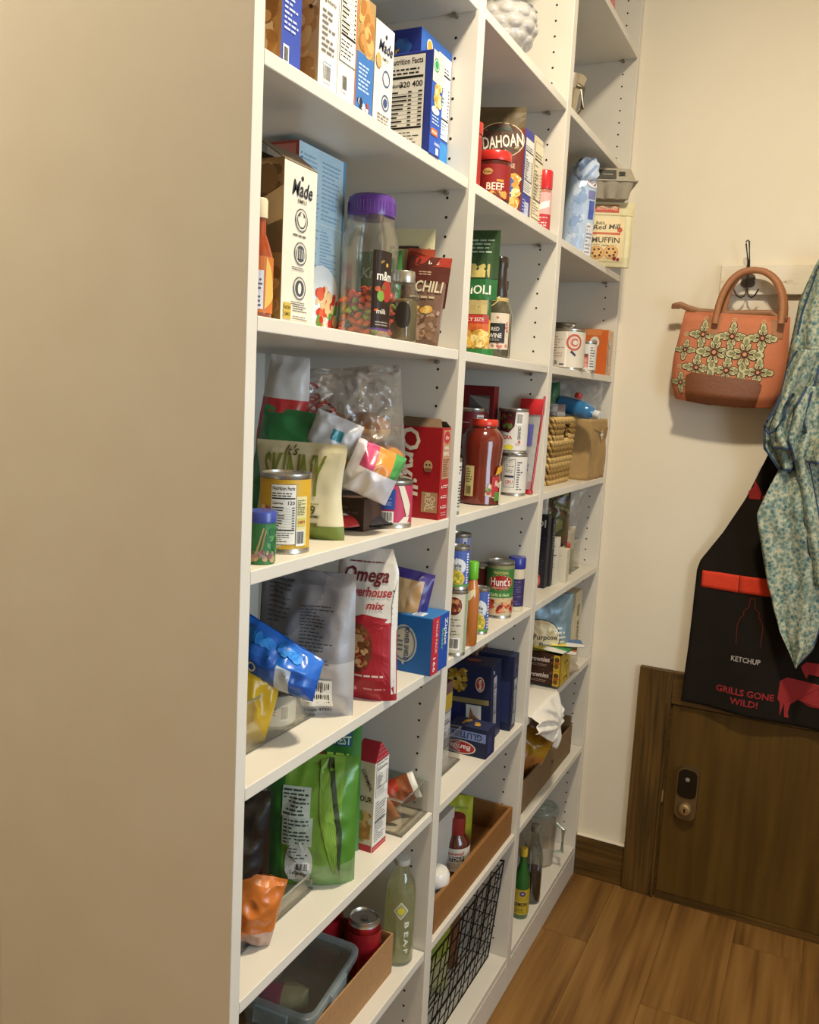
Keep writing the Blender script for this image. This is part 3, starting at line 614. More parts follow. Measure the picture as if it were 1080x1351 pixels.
# ---- second shelf from the top of the picture: cracker and noodle boxes
z = ZS[1]
fr = D(.02).food(.0, .0, .10, .19, TAN, 160, .008, .02, 1, 2, 'B98A50')
sd = D(.02).rect(.004, .012, .016, .034, 'E6E6EA', 1).bars(.005, .013, .0155, .033).para(.005, .05, .038, .125, 13, 'C6CCF0').poly([(0, .15), (.042, .118), (.042, .16), (0, .185)], 'DDE2EE', 1).poly([(0, .143), (.042, .111), (.042, .114), (0, .147)], '9FB0E0', 2)
carton('cracker_box', 'box of tan crackers with a blue side, first at the left of the top row', 'box', (-.028, .070, z), .10, .042, .19, dict(f='B98A50', s='3B4FA6', t='3B4FA6'), fr, sd)
fr = D(.02).food(.0, .0, .10, .19, ['C8A070', 'AE8450', 'D9BC90', 'E8D8BC'], 140, .008, .022, 1, 5, 'C6A67C').food(.06, .09, .098, .12, ['2A2A30'], 6, .002, .004, 6, 1)
sd = D(.02).para(.006, .12, .04, .155, 6, '8A7A6A').tx('Ingredients', .006, .108, .007, '3A3430', al='l').para(.006, .045, .038, .098, 8, '7A7068').bars(.012, .012, .03, .034).rect(.012, .012, .03, .036, '8FA0BC', 1)
carton('cracker_box', 'white sided cracker box second from the left in the top row', 'box', (-.014, .130, z), .10, .045, .19, dict(f='C6A67C', s='EFE8DA', t='EFE8DA'), fr, sd)
sd = D(.02).nutri(.003, .05, .043, .185, bg='F1EADB').bars(.012, .014, .024, .036).rect(.0435, 0, .046, .19, 'C8743C', 1)
carton('cracker_box', 'third cracker box in the top row, its side one nutrition table', 'box', (-.014, .176, z), .10, .046, .19, dict(f='E6D8BE', s='F1EADB', t='F1EADB'), None, sd)
sd = D(.02).food(0, .075, .047, .15, ['C08A4C', 'D8A868', 'A87036'], 40, .006, .014, 1, 4, 'A8875A').rect(0, 0, .047, .078, '3E74B8', 2).para(.006, .03, .04, .066, 7, 'BFD6F0', 4).food(.004, .004, .04, .024, ['F0F0EC', '1E2A44', 'B05030'], 14, .003, .006, 4, 8)
carton('cookie_box', 'blue box with round tan cookies pictured, fourth in top row', 'box', (-.015, .224, z), .10, .047, .150, dict(f='C08A4C', s='3E74B8', t='A87A48'), None, sd)
sd = D(.02).tx('Made', .029, .108, .021, '26304A', shear=.25, rot=0, fit=.040).tx('SIMPLY', .03, .092, .006, '5A5A62').disc(.03, .122, .003, '26304A', 2).ring(.034, .068, .011, .002, '3A4E80').food(.0, .075, .018, .096, ['B8834A', 'D0A468'], 12, .004, .008, 2, 2).ring(.034, .036, .011, .002, '3A4E80').disc(.034, .036, .006, '3A4E80').para(.012, .006, .048, .02, 3, '7A7068')
carton('noodle_box', 'cream noodle box, fifth in the top row, left of the nutrition facts box', 'box', (-.015, .275, z), .10, .055, .137, dict(f='CDBFA4', s='EEE6D6', t='EEE6D6'), None, sd)
fr = D(.02).food(.02, .12, .095, .20, ['3A6FB8', '2E55A0'], 20, .006, .014, 1, 4).tx('gf', .05, .165, .03, 'E0B860').disc(.05, .14, .022, 'C9A257', 4)
sd = D(.02).disc(.03, .185, .010, 'C9973E', 2).ring(.03, .185, .011, .002, 'F0E6D0', 3).nutri(.065, .06, .118, .192, bg='EDF0F2').rect(.01, .13, .05, .165, 'D8DEE8', 1).rect(.06, .0, .12, .055, '3A8AD0', 1)
carton('pancake_mix_box', 'dark blue box standing behind the nutrition facts box in the top row', 'box', (-.045, .477, z), .10, .120, .205, dict(f='26358A', s='2B60B4', t='23307E'), fr, sd)
fr = D(.02).nutri(.009, .004, .076, .146, head='Nutrition Facts', cal='320 400', cols2=True)
sd = D(.02).rect(.0, .105, .040, .15, 'D8DCC8', 1).disc(.012, .13, .010, '2E9A58', 3).ring(.012, .13, .008, .0015, 'DDE8DC', 4).food(.004, .068, .036, .108, ['E0C070', 'C9A04A', 'EAD6A0'], 30, .004, .009, 2, 9).disc(.015, .065, .014, 'F0ECE0', 2, ry=.006).rect(.002, .028, .026, .038, 'D8702A', 3).tx('ORIGINAL', .014, .033, .006, 'F4EEE0', 4, fit=.02).para(.004, .044, .034, .058, 3, 'C8D8F0').tx("Annie's", .026, .018, .008, 'E8EEF6', fit=.02).rect(.022, .002, .032, .012, 'E8E8E8', 2)
carton('macaroni_box', 'blue box showing a large Nutrition Facts panel at the end of the top row', 'box', (0, .430, z), .088, .040, .150, dict(f='2E3E98', s='2C5CC0', t='2E3E98', b='2E3E98'), fr, sd)

# ---- third shelf: pasta, cereal, candy jar
z = ZS[2]
bottle('hot_sauce_bottle', 'hot sauce bottle with orange label and cream cap at the left end of a shelf', 'bottle', (-.043, .058, z), [(.015, 0), (.017, .004), (.017, .075), (.012, .092), (.008, .102), (.008, .122)], '8E3A1A', M_LIQ, [(.0095, .120), (.0095, .140), (.008, .143), (.001, .143)], 'D8C8A8', lambda d, hw, h: d.rect(-hw, 0, hw, h, 'C8702E', 1).rect(-hw * .2, .004, hw * .25, h * .75, 'D8DCE8', 2).para(-hw * .15, .006, hw * .2, h * .7, 8, '5A5A78', 3).poly([(hw * .3, .004), (hw * .9, h * .3), (hw * .6, h * .8), (hw * .35, h)], 'E8B25A', 3), (.008, .074), .0174, -58, 'B04A22')
fr = D(.02).food(0, .12, .072, .198, ['8A6A40', 'A88250', '6E5230', 'C8A878'], 60, .008, .02, 1, 3, '9A7A50').food(0, .0, .072, .09, ['A88A48', 'C8AC68', '8A6E38'], 90, .004, .014, 1, 6, 'A58A52').rect(0, .085, .072, .122, '7A6644', 5).poly([(.04, .15), (.072, .165), (.072, .125), (.05, .118)], 'D8B888', 7)
sd = D(.02).tx('Made', .040, .168, .026, '2A2F3C', shear=.25, fit=.045).tx('SIMPLY', .041, .153, .0065, '5A5650', fit=.022).disc(.040, .181, .003, '2A2F3C')
for vv in (.130, .089, .046):
    sd.ring(.040, vv, .0145, .0012, '3A3F48', 2); sd.disc(.040, vv, .0115, '4A4F58', 2); sd.ring(.040, vv, .012, .0016, 'E8E0D0', 3); sd.para(.022, vv - .0215, .058, vv - .0165, 1 if vv > .1 else 2, '6A655C')
sd.disc(.040, .132, .004, 'E8E0D0', 4, ry=.008).disc(.036, .128, .0035, 'E8E0D0', 4, ry=.007, rot=.5).disc(.044, .128, .0035, 'E8E0D0', 4, ry=.007, rot=-.5).disc(.040, .046, .004, 'E8E0D0', 4, ry=.007)
for q in range(4): sd.rect(.032 + q * .005, .083, .0335 + q * .005, .095, 'E8E0D0', 4)
sd.rect(.005, .006, .022, .026, 'C9AA4A', 2).tx('NON', .0135, .02, .006, '4A4020', 3).tx('GMO', .0135, .012, .006, '4A4020', 3).para(.026, .016, .068, .027, 4, '5A5650').para(.026, .006, .066, .012, 2, '8A857C')
r = carton('pasta_box', 'opened cream pasta box with three round icons on its side', 'box', (-.030, .088, z), .072, .075, .196, dict(f='A58A5A', s='E9E0CE', t='6A5A48', k='C8BCA4'), fr, sd, mat=M_PAPER)
flapmesh(r, [(0, 0, .196), (0, .075, .196), (-.034, .078, .222), (-.050, .020, .226)], '7A6A58'); flapmesh(r, [(-.072, 0, .196), (-.072, .075, .196), (-.052, .072, .214), (-.052, .006, .214)], '86745E', 'flap')
fr = D(.02).poly([(.0, .262), (.055, .262), (.055, .225)], 'B05040', 1).poly([(.008, .258), (.05, .258), (.05, .232)], 'D8887A', 2).food(0, .1, .05, .2, ['C8B8A0', 'E0D4C0'], 10, .01, .02, 1, 2)
sd = D(.02).rect(.122, 0, .128, .262, '5E9CC8', 1)
for a, b, c, d_ in ((.012, .165, .058, .250), (.062, .165, .115, .250), (.012, .075, .058, .152), (.062, .085, .115, .152)): sd.para(a, b, c, d_, 14, '8FB4D0', 2, .35)
sd.para(.004, .20, .010, .25, 8, '4A7AA8').disc(.070, .052, .050, 'E8EEF0', 2, ry=.050).food(.05, .005, .12, .075, ['D8503A', 'C83A2A', 'E8C890', 'F0D8A8', '5A9A3E', 'E86A4A'], 60, .004, .011, 4, 4).rect(.0, .158, .122, .160, 'CFE2EE', 2)
carton('cereal_box', 'tall pale blue cereal box with a tomato salad picture behind the pasta box', 'box', (-.105, .232, z), .055, .128, .262, dict(f='DCD4C6', s='B9D6E6', t='6A8CA0', k='6A8CA0'), fr, sd)
# candy jar: clear squared jar, violet lid, candies inside as single pieces
JX, JY, JR = -.060, .366, .0375
jar = thing('candy_jar', 'big clear square jar with a purple lid half full of coloured candies', 'jar', (JX, JY, z))
jp = [(.034, .001), (.0375, .006), (.0375, .138), (.0365, .152), (.033, .164), (.031, .168), (.031, .182)]
MB().lathe(jp + [(.0295, .182), (.0295, .169), (.0318, .163), (.0352, .151), (.0362, .138), (.0362, .007), (.033, .003)], 'F0F0EE', 44, sq=4.5, caps=False).build('jar_body', M_CLEAR, jar, 50)
m = MB().lathe([(.033, .180), (.0355, .181), (.0362, .185), (.0362, .201), (.035, .208), (.030, .212), (.001, .213)], '5A3488', 44)
for k in range(44): a = 2 * PI * k / 44; m.tube([(.0360 * math.cos(a), .0360 * math.sin(a), .185), (.0360 * math.cos(a), .0360 * math.sin(a), .201)], .0008, '52307E', 4)
m.build('lid', M_GLOSS, jar, 40)
d = D(.004)
d.rect(-.002, .012, .036, .128, '2A1A12', 1).tx('m&m', .019, .092, .019, 'EDE6DA', 3, fit=.030).disc(.012, .112, .004, '8A6A2A', 3, rot=.6, ry=.002).disc(.022, .108, .003, 'C9A04A', 3).disc(.024, .070, .013, 'A8342A', 3, ry=.016).disc(.011, .062, .006, '7AA03A', 4, ry=.008).disc(.006, .072, .004, 'B85A2A', 4).disc(.016, .075, .004, '7A5A30', 4).tx('milk', .014, .040, .010, 'E0D8C8', 3, fit=.018).para(.004, .018, .034, .026, 2, '9A9088').rect(-.002, .012, .036, .015, '5A3A7A', 2)
def sqwrap(r, az, p):
    a0 = math.radians(az)
    def f(u, v, o):
        a = a0 + u / (r * 1.06); q = 1 / (abs(math.cos(a)) ** p + abs(math.sin(a)) ** p) ** (1 / p); return ((r * q + o) * math.cos(a), (r * q + o) * math.sin(a), v)
    return f
d.build(sqwrap(JR, -52, 4.5), 'label_print', jar)
CAND = {'orange': 'E0622A', 'green': '9AB42E', 'purple': '4A3A5A', 'red orange': 'D84E24'}
cm = {}
for nm, hx in CAND.items():
    o = MB().lathe([(.0008, -.0034), (.004, -.0028), (.0062, -.0012), (.0066, 0), (.0062, .0012), (.004, .0028), (.0008, .0034)], hx, 12).build('candy', M_GLOSS, None, 80); cm[nm] = o.data; bpy.data.objects.remove(o)
pr = random.Random(5); placed = []
def cand_h(x, y): return .068 + .006 * math.sin(70 * x + 1) + .004 * math.cos(90 * y)
tries = 0
while len(placed) < 215 and tries < 60000:
    tries += 1; a = pr.uniform(-.029, .029); b_ = pr.uniform(-.029, .029); c_ = pr.uniform(.009, .078)
    if c_ > cand_h(a, b_): continue
    if len(placed) < 190 and not (a > .014 or b_ < -.014 or c_ > .060): continue
    if any((a - p[0]) ** 2 + (b_ - p[1]) ** 2 + (c_ - p[2]) ** 2 < .0098 ** 2 for p in placed): continue
    placed.append((a, b_, c_))
for p in placed:
    nm = pr.choices(list(CAND), [5, 2.2, 1.2, 3])[0]; o = bpy.data.objects.new('candy', cm[nm]); COL.objects.link(o); o.location = (JX + p[0], JY + p[1], z + p[2]); o.rotation_euler = (pr.uniform(-.9, .9), pr.uniform(-.9, .9), 0)
    tag(o, f'{nm} candy inside the clear jar with the purple lid', 'candy', 'candies in the purple-lidded jar')
bag('soup_mix_packet', 'green soup mix packet standing behind the candy jar', 'packet', (-.100, .470, z), .085, .15, .012, lambda u, v, s: '3E7A3A' if v > .35 else '8AA04A', 0, wr=.002, seed=8, prof='pillow', front=D(.01).tx('Knorr', .042, .115, .024, 'D8E8D0', shear=.2, fit=.06).food(.01, .02, .075, .075, ['C8B84A', '7AA03A', 'D8D06A'], 24, .005, .012, 1, 2))
o = bottle('spice_jar', 'small glass spice jar with a ridged silver lid and dark brown contents', 'jar', (-.026, .415, z), [(.019, .001), (.0205, .004), (.0205, .070), (.019, .080), (.0165, .086), (.0165, .094)], 'E8ECE8', M_GLASS, [(.0185, .090), (.019, .091), (.019, .106), (.018, .108), (.001, .108)], 'BEBAB0', None, capmat=M_TIN, sq=6, liquid=([(.017, .003), (.019, .006), (.019, .062), (.014, .066), (.001, .067)], '8A7048', M_MATT))
d = D(.004); d.disc(0, .040, .0125, '2E2820', 2, ry=.020); d.build(sqwrap(.0207, -58, 6), 'oval_label', o)
d1 = D(.02).rect(.004, .004, .086, .196, 'CFC49A', 1).rect(.010, .165, .080, .170, '4A3A30', 2).rect(.010, .06, .014, .17, '4A3A30', 2).rect(.076, .08, .08, .17, '4A3A30', 2).food(.018, .02, .076, .13, ['8A2A1E', 'A84A2A', 'C8703A', '5A2A1A', 'D89A5A'], 50, .008, .018, 2, 3)
bag('seasoning_packet', 'cream seasoning packet with a brown frame leaning at the back beside the candy jar', 'packet', (-.080, .535, z), .088, .20, .008, 'D2C8A0', 12, rx=-4, prof='pillow', wr=.0015, seed=3, front=d1, mat=M_PAPER)
d1 = D(.02).rect(.0, .108, .075, .150, '5E2A20', 1).poly([(0, .066), (.075, .066), (.075, .122), (0, .135)], '4E231A', 2).rect(.012, .134, .075, .150, 'B03A2A', 2).tx('CHILI', .042, .100, .026, 'E0D0B0', 4, shear=.1, fit=.048).para(.012, .078, .062, .086, 1, 'C8B090', 4).tx('M', .045, .141, .010, 'F0E0D0', 4, fit=.018).para(.022, .118, .05, .126, 2, 'C8A888', 4).food(.006, .008, .070, .062, ['8A6A50', '7A5A44', 'A0826A', '6A4A3A', 'B0907A'], 90, .004, .010, 2, 6, '8A6C58').food(.02, .052, .06, .068, ['D8A040', 'E0C070'], 10, .003, .007, 7, 3)
bag('chili_packet', 'dark brown chili seasoning packet with red top edge at the right end of a shelf', 'packet', (-.044, .515, z), .072, .150, .012, '7A5C4C', 8, rx=-6, ry=4, prof='pillow', wr=.0018, seed=6, front=d1)
d1 = D(.02).poly([(.004, .03), (.044, .03), (.044, .150), (.022, .158), (.004, .160)], '8A3020', 1).food(.006, .08, .042, .15, ['E8C080', 'D8A060', 'A83020', 'E0B070'], 22, .008, .016, 2, 5)
bag('taco_packet', 'red and orange packet tucked between the cream and the brown packets', 'packet', (-.064, .523, z), .048, .165, .006, 'A8482E', 10, rx=-5, ry=4, prof='pillow', wr=.0015, seed=9, front=d1)

# ---- fourth shelf: bread, bags, tins, popcorn
z = ZS[3]
bottle('seasoning_tub', 'small green seasoning tub with a blue lid at the left front of a shelf', 'tub', (-.024, .052, z), [(.0165, 0), (.0175, .002), (.0175, .054), (.0165, .056)], '4E8A4A', M_GLOSS, [(.0188, .052), (.019, .053), (.019, .064), (.018, .066), (.001, .066)], '3E4FA0', lambda d, hw, h: d.rect(-hw, .0, hw, h, '3E7E46', 1).food(-hw, .0, hw, h * .35, ['8A5A5A', 'B08A8A', 'C8A878', '5A7A4A'], 30, .002, .005, 2, 4).poly([(-.006, .008), (-.003, .008), (.006, .044), (.004, .044)], 'B0A070', 4).poly([(-.001, .006), (.002, .006), (.009, .042), (.007, .042)], '9A8A5A', 4).food(hw * .2, h * .2, hw, h * .9, ['5A9A5A', '2E6E3A'], 14, .002, .005, 3, 2), (.002, .053), .0177, -62, '3E7E46')
def lab_yellow(d, hw, h):
    d.rect(-.034, .002, .000, h - .003, 'C8B890', 1); d.food(-.036, .03, -.012, .06, ['C0564A', 'D88A7A', 'E8D0A0'], 12, .003, .008, 2, 4); d.rect(-.036, h * .62, .004, h - .003, 'D8AA30', 2)
    d.nutri(-.016, .006, .018, h - .006, l=3, head='Nutrition Facts', cal='120'); d.rect(.0185, .004, .036, h - .022, 'E6DCA0', 3); d.para(.020, .045, .035, h - .026, 9, '5A5238', 5); d.rect(.020, .030, .034, .041, 'D8C860', 4); d.tx('LIBBYS', .027, .036, .005, 'B83A3A', 6, fit=.011); d.bars(.019, .004, .032, .025, 5)
can('corn_tin', 'large yellow labelled tin with nutrition facts reading calories 120', (-.050, .142, z), .0345, .106, lab_yellow, 'D8AA2E')
def bq(u, v, s):
    return '7A8A3A' if v < .16 else ('E0D6B0' if v > .16 else 'A8A860')
d1 = D(.01).tx("It's", .060, .128, .020, '5A5A2A', shear=.25, fit=.02).tx('SKINNY', .068, .094, .082, '7A8434', fit=.100, bold=True).tx('9', .106, .044, .018, '5A5A30').para(.094, .032, .118, .037, 1, '7A7A50').rect(.088, .019, .112, .025, '7A7A40', 1).tx('CALORIES', .106, .034, .005, '6A6A40', 3, fit=.02).para(.09, .05, .12, .055, 1, 'A8A070')
bag('pasta_pouch', "cream pouch with tall olive lettering behind the yellow tin", 'pouch', (-.098, .252, z), .145, .140, .05, bq, 6, wr=.003, seed=12, front=d1, mat=M_PAPER, outl=lambda v: (1.02 - .10 * math.sin(PI * v) ** 2, 0))
bag('greens_bag', 'glossy dark green bag lying folded behind the cream pouch', 'bag', (-.150, .285, z + .006), .13, .180, .06, lambda u, v, s: '2E7A44' if v > .3 else '3A8A50', 20, rx=-8, ry=8, prof='pillow', wr=.007, seed=5, f=14)
bag('bread_bag', 'bread bag with a clear top and red band, left end of the fourth shelf', 'bread bag', (-.195, .330, z), .085, .268, .07, lambda u, v, s: 'B88A50' if v < .5 else ('B83234' if v < .74 else 'C8C4C0'), 15, ry=4, prof='pillow', wr=.006, seed=3, f=16, outl=lambda v: (1 - .55 * max(0, v - .55) ** 1.0, 0))
MB0 = MB()
cb = bag('bun_bag', 'large crinkled clear bun bag with red script at the back of the fourth shelf', 'bread bag', (-.115, .400, z + .075), .215, .180, .12, 'F2F0EC', 25, rx=-6, ry=-6, prof='pillow', wr=.020, seed=21, mat=M_FILM, f=20, nu=60, nv=56, front=D(.006).tx('Sara', .085, .128, .04, 'A03A34', shear=.3, rot=-.75, fit=.07, bold=False).tx('Bakery', .10, .095, .03, 'A03A34', shear=.3, rot=-.75, fit=.07, bold=False))
for i, (bx_, by_, bz_) in enumerate(((-.055, 0, .035), (.015, .005, .04), (.07, .0, .035), (-.02, 0, .085), (.045, 0, .085))):
    m = MB(); m.grid(lambda u, v: ((.040 + .003 * math.sin(9 * u)) * math.cos(2 * PI * u) * math.sin(PI * v), .035 * math.sin(2 * PI * u) * math.sin(PI * v), -.026 * math.cos(PI * v)), 20, 12, lambda u, v: 'A06E3A' if v > .5 else 'D0A870', wrap=True)
    o = m.build('bread_bun', M_MATT, None, 80); rot = Matrix.Rotation(math.radians(25), 4, 'Z'); o.location = Vector((-.115, .385, z + .075)) + rot @ Vector((bx_, by_, bz_))
    tag(o, 'tan bread bun inside the crinkled clear bag', 'bun', 'buns in the clear bag')
bag('sugar_bag', 'white soft bag with orange pink and green corner resting on the brown box', 'bag', (-.036, .330, z + .060), .080, .080, .055, lambda u, v, s: ('E8E2E4' if v < .52 else ('C0466E' if u < .42 else ('D88A3A' if u < .78 else '4A9A50'))) if u > .18 else 'DCD6DA', 35, ry=22, prof='pillow', wr=.008, seed=31, f=20)
bag('clip_bag', 'crumpled clear bag end with a teal clip in front of the bun bag', 'bag', (-.090, .315, z + .125), .075, .055, .04, lambda u, v, s: 'C8C8CC' if abs(u - .55) > .13 or abs(v - .5) > .14 else '2A8A9A', 30, ry=20, prof='pillow', wr=.008, seed=14, f=22)
MB_ = carton('brown_carton', 'dark brown carton lying under the white bag on the fourth shelf', 'box', (-.042, .350, z), .10, .085, .052, dict(f='3E2A22', s='4A342A', t='5A4236'), D(.02).para(.01, .01, .09, .04, 4, '5E4A40'), None)
def lab_pink(d, hw, h):
    d.rect(-.036, 0, -.022, h, 'B03A50', 1); d.rect(-.022, .024, .006, h - .006, '2E50A0', 2); d.ring(-.014, h - .014, .004, .001, 'D8DCF0', 3); d.para(-.020, .030, .004, h - .020, 9, 'A8B8E0', 3); d.bars(-.020, .003, .004, .021); d.poly([(.010, h), (.020, h), (.036, .03), (.034, .015), (.028, .010)], 'E6DCC8', 3); d.rect(-.022, 0, .036, .003, 'C8B8A8', 2); d.poly([(.012, .002), (.030, .002), (.034, .012), (.022, .012)], 'E8E0D0', 4)
can('fruit_tin', 'pink labelled tin with a blue text panel in front of the red popcorn box', (-.043, .444, z), .0355, .077, lab_pink, 'C23A5E')
d1 = D(.02)
d1.tx('Orville', .040, .090, .052, 'E6D8C0', rot=-PI / 2, fit=.145, shear=.15).tx('Redenb', .013, .105, .034, 'D8C0A0', rot=-PI / 2, fit=.11, shear=.12)
d1.disc(.076, .094, .0085, 'C8A070', 5, ry=.010).disc(.076, .087, .0075, '8A5A40', 6, ry=.004).disc(.073, .096, .0018, '4A2A20', 7).disc(.079, .096, .0018, '4A2A20', 7)
d1.rect(.066, .012, .097, .048, 'B08A60', 1).tx('Only', .088, .030, .014, 'E8D8B8', rot=-PI / 2, shear=.2, fit=.024).tx('REAL', .078, .030, .014, 'E8D8B8', rot=-PI / 2, fit=.032).para(.0685, .015, .072, .045, 1, 'D8C8A8')
d1.food(.0, .120, .020, .155, ['C8A060', 'E0C080', 'B08848'], 26, .004, .009, 1, 3)
s1 = D(.02).rect(.004, .072, .036, .158, 'B88A68', 1).disc(.020, .145, .013, 'B83038', 2, ry=.011).tx('Orv', .02, .145, .009, 'F0E0D0', 3, shear=.2).tx('100%', .020, .127, .008, 'F0E8DC', 3, fit=.02).tx('REAL', .020, .117, .010, 'F0E8DC', 3, fit=.024).para(.008, .076, .033, .108, 8, '7A5040', 3)
for vv in (.058, .040, .022): s1.disc(.008, vv, .0022, 'F0E8DC', 2); s1.para(.013, vv - .003, .036, vv + .004, 2, 'F0D8D0')
s1.para(.008, .006, .034, .014, 2, 'E0A8A0')
r = carton('popcorn_box', 'red popcorn box on end with its brown top flap open by the bay divider', 'box', (-.006, .556, z), .100, .038, .162, dict(f='A3181E', s='B4232A', t='5A4634'), d1, s1)
flapmesh(r, [(-.092, .002, .162), (-.002, .002, .162), (-.012, .018, .176), (-.082, .018, .178)], '6E5844'); flapmesh(r, [(-.092, .040, .162), (-.002, .040, .162), (-.006, .028, .172), (-.086, .026, .176)], '5E4A38', 'flap')
bag('candy_packet', 'red and black flat packet lying at the front of the fourth shelf', 'packet', (-.040, .372, z + .008), .155, .034, .014, lambda u, v, s: '26242A' if u > .42 else ('B8302E' if (v < .7 or u < .2) else 'D8CFC8'), 68, rx=-62, prof='pillow', wr=.004, seed=17, f=25)

# ---- fifth shelf
z = ZS[4]
def clear_bin(name, label, loc, dx, dy, h, rz=0, split=None, t=.0025):
    """clear plastic bin; root at its near front corner, runs -dx in x and dy in y"""
    m = MB(); c = 'F0F0EC'
    m.box(-dx, 0, 0, 0, dy, t, c); m.box(-t, 0, t, 0, dy, h, c); m.box(-dx, 0, t, -dx + t, dy, h, c); m.box(-dx + t, 0, t, -t, t, h, c); m.box(-dx + t, dy - t, t, -t, dy, h, c)
    o = thing(name, label, 'bin', loc, rz); m.build('bin_body', M_CLEAR, o, 0, bevel=.0008)
    MB().tube([(-t / 2, t / 2, h), (-t / 2, dy - t / 2, h), (-dx + t / 2, dy - t / 2, h), (-dx + t / 2, t / 2, h)], .0020, '9A9890', 6, closed=True).build('rim', M_FROST, o, 50)
    MB().tube([(0, 0, .0015), (0, dy, .0015), (-dx, dy, .0015), (-dx, 0, .0015)], .0015, '6A665E', 6, closed=True).build('base_edge', M_GLOSS, o, 50)
    return o
clear_bin('clear_bin', 'clear plastic bin holding the blue and yellow bags at the left of the fifth shelf', (-.060, .018, z), .30, .236, .072)
bag('cookie_bag', 'bright blue cookie bag lying on top of the clear bin', 'bag', (-.066, .142, z + .074), .128, .088, .070, lambda u, v, s: '1E6ACC' if v > .52 else ('1A5AB8' if not .58 < u < .74 else 'C8D4E4'), 18, ry=11, rx=-14, prof='pillow', wr=.009, seed=4, deform=lambda q, u, v: Vector((q.x, q.y, q.z * (1.08 - .42 * u))), f=22, front=D(.008).food(.01, .060, .118, .08, ['2A86E4', '3A96EE'], 22, .005, .008, 1, 4).ring(.022, .030, .008, .0025, 'E8ECF4', 3).ring(.038, .028, .007, .0025, 'E8ECF4', 3))
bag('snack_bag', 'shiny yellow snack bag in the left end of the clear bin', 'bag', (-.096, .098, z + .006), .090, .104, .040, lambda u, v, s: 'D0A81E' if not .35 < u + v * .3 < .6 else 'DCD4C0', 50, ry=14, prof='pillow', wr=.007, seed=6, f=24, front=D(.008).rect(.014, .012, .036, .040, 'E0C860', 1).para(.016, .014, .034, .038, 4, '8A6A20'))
bottle('label_tub', 'white labelled tub with a black lid inside the clear bin', 'tub', (-.095, .200, z + .0035), [(.028, 0), (.030, .003), (.030, .046), (.029, .048)], 'D8D4CC', M_GLOSS, [(.0315, .046), (.032, .047), (.032, .064), (.030, .066), (.001, .066)], '2A2C34', lambda d, hw, h: d.rect(-.006, .008, -.0045, h - .006, '4A4A50', 1).tx('ML', .001, h * .5, .010, '4A4A50', 2, rot=PI / 2).bars(.01, .006, .024, .03).para(-.03, .01, -.01, .036, 5, '8A8A8A'), (.002, .045), .0302, -62, 'D6D2C8')
d1 = D(.012).bars(.078, .018, .124, .062).tx('75002 47391', .10, .011, .007, '2A2A2A', 3, fit=.04).para(.070, .105, .125, .175, 14, '4A4A4E', 2, .3).para(.075, .085, .12, .10, 3, '5A5A5E', 2, .35).para(.015, .14, .06, .21, 10, '5A5A60', 2, .3).para(.02, .10, .06, .13, 5, '6A6A70', 2, .3)
bag('silver_pouch', 'large grey silver pouch with its barcode side showing in the middle of the fifth shelf', 'pouch', (-.085, .268, z), .150, .222, .065, lambda u, v, s: '84858A' if u + .25 * math.sin(5 * v) < .45 else ('9C9A9C' if v > .4 else 'BAB6B4'), 14, rx=3, prof='pouch', wr=.009, seed=15, mat=M_SILV, front=d1, f=13, nu=36, nv=48)
d1 = D(.012).tx('Omega', .046, .205, .032, '6A1A2A', shear=.3, fit=.070).tx('Powerhouse', .046, .178, .022, 'B02A3A', shear=.3, fit=.080).tx('mix', .062, .157, .018, 'B02A3A', shear=.3, fit=.026)
d1.poly([(.002, .125), (.045, .142), (.092, .134), (.092, .012), (.002, .012)], 'A8222E', 1).disc(.034, .088, .026, '6A3A20', 3, ry=.040).food(.015, .055, .056, .125, ['7A4A24', '5A3018', 'A87040', 'C8A070', '8A2A20'], 60, .003, .008, 4, 2).disc(.012, .105, .012, 'D8C078', 5, ry=.014).para(.03, .040, .085, .047, 1, 'E8C8C0', 3).para(.02, .222, .085, .227, 1, '8A4A4A', 3).disc(.03, .020, .004, 'D88A8A', 3).para(.045, .017, .08, .024, 1, 'D88A8A', 3).poly([(.088, .012), (.0945, .012), (.0945, .20), (.088, .16)], 'E6E0D8', 4)
for q in range(7): d1.rect(.0885, .125 + q * .009, .0942, .128 + q * .009, '4A4A4A', 5)
bag('trail_mix_bag', 'white and red trail mix pouch beside the silver pouch', 'pouch', (-.032, .372, z), .095, .246, .05, lambda u, v, s: 'DAD4CA' if v > .48 else 'A8222E', 14, prof='pouch', wr=.003, seed=7, front=d1, outl=lambda v: (1.0 + .12 * max(0, v - .4) - max(0, v - .86) * 1.6, -.01 * v), f=14)
bag('dried_fruit_bag', 'purple edged tan bag slumped behind the blue slider bag box', 'bag', (-.072, .548, z + .03), .080, .150, .045, lambda u, v, s: '3A2F7A' if (u < .16 or u > .8 or v > .9) else ('C8A878' if u < .5 else 'B08A5A'), 20, ry=10, prof='pillow', wr=.006, seed=19, f=20)
s1 = D(.02).rect(0, 0, .030, .104, 'C22A3C', 1).tx('VALUE PACK', .019, .068, .011, 'F0D0D0', 3, rot=-PI / 2, fit=.062).tx('166', .014, .018, .014, 'F6E8E8', 3, rot=-PI / 2, fit=.026).tx('Ziploc', .060, .070, .017, 'F0F4F8', 3, rot=-PI / 2, fit=.050).tx('Slider', .046, .058, .012, '7AC890', 3, rot=-PI / 2, fit=.040)
t1 = D(.02).rect(.062, .005, .084, .030, 'D8E0EC', 1).para(.064, .007, .082, .028, 3, '2A50A0')
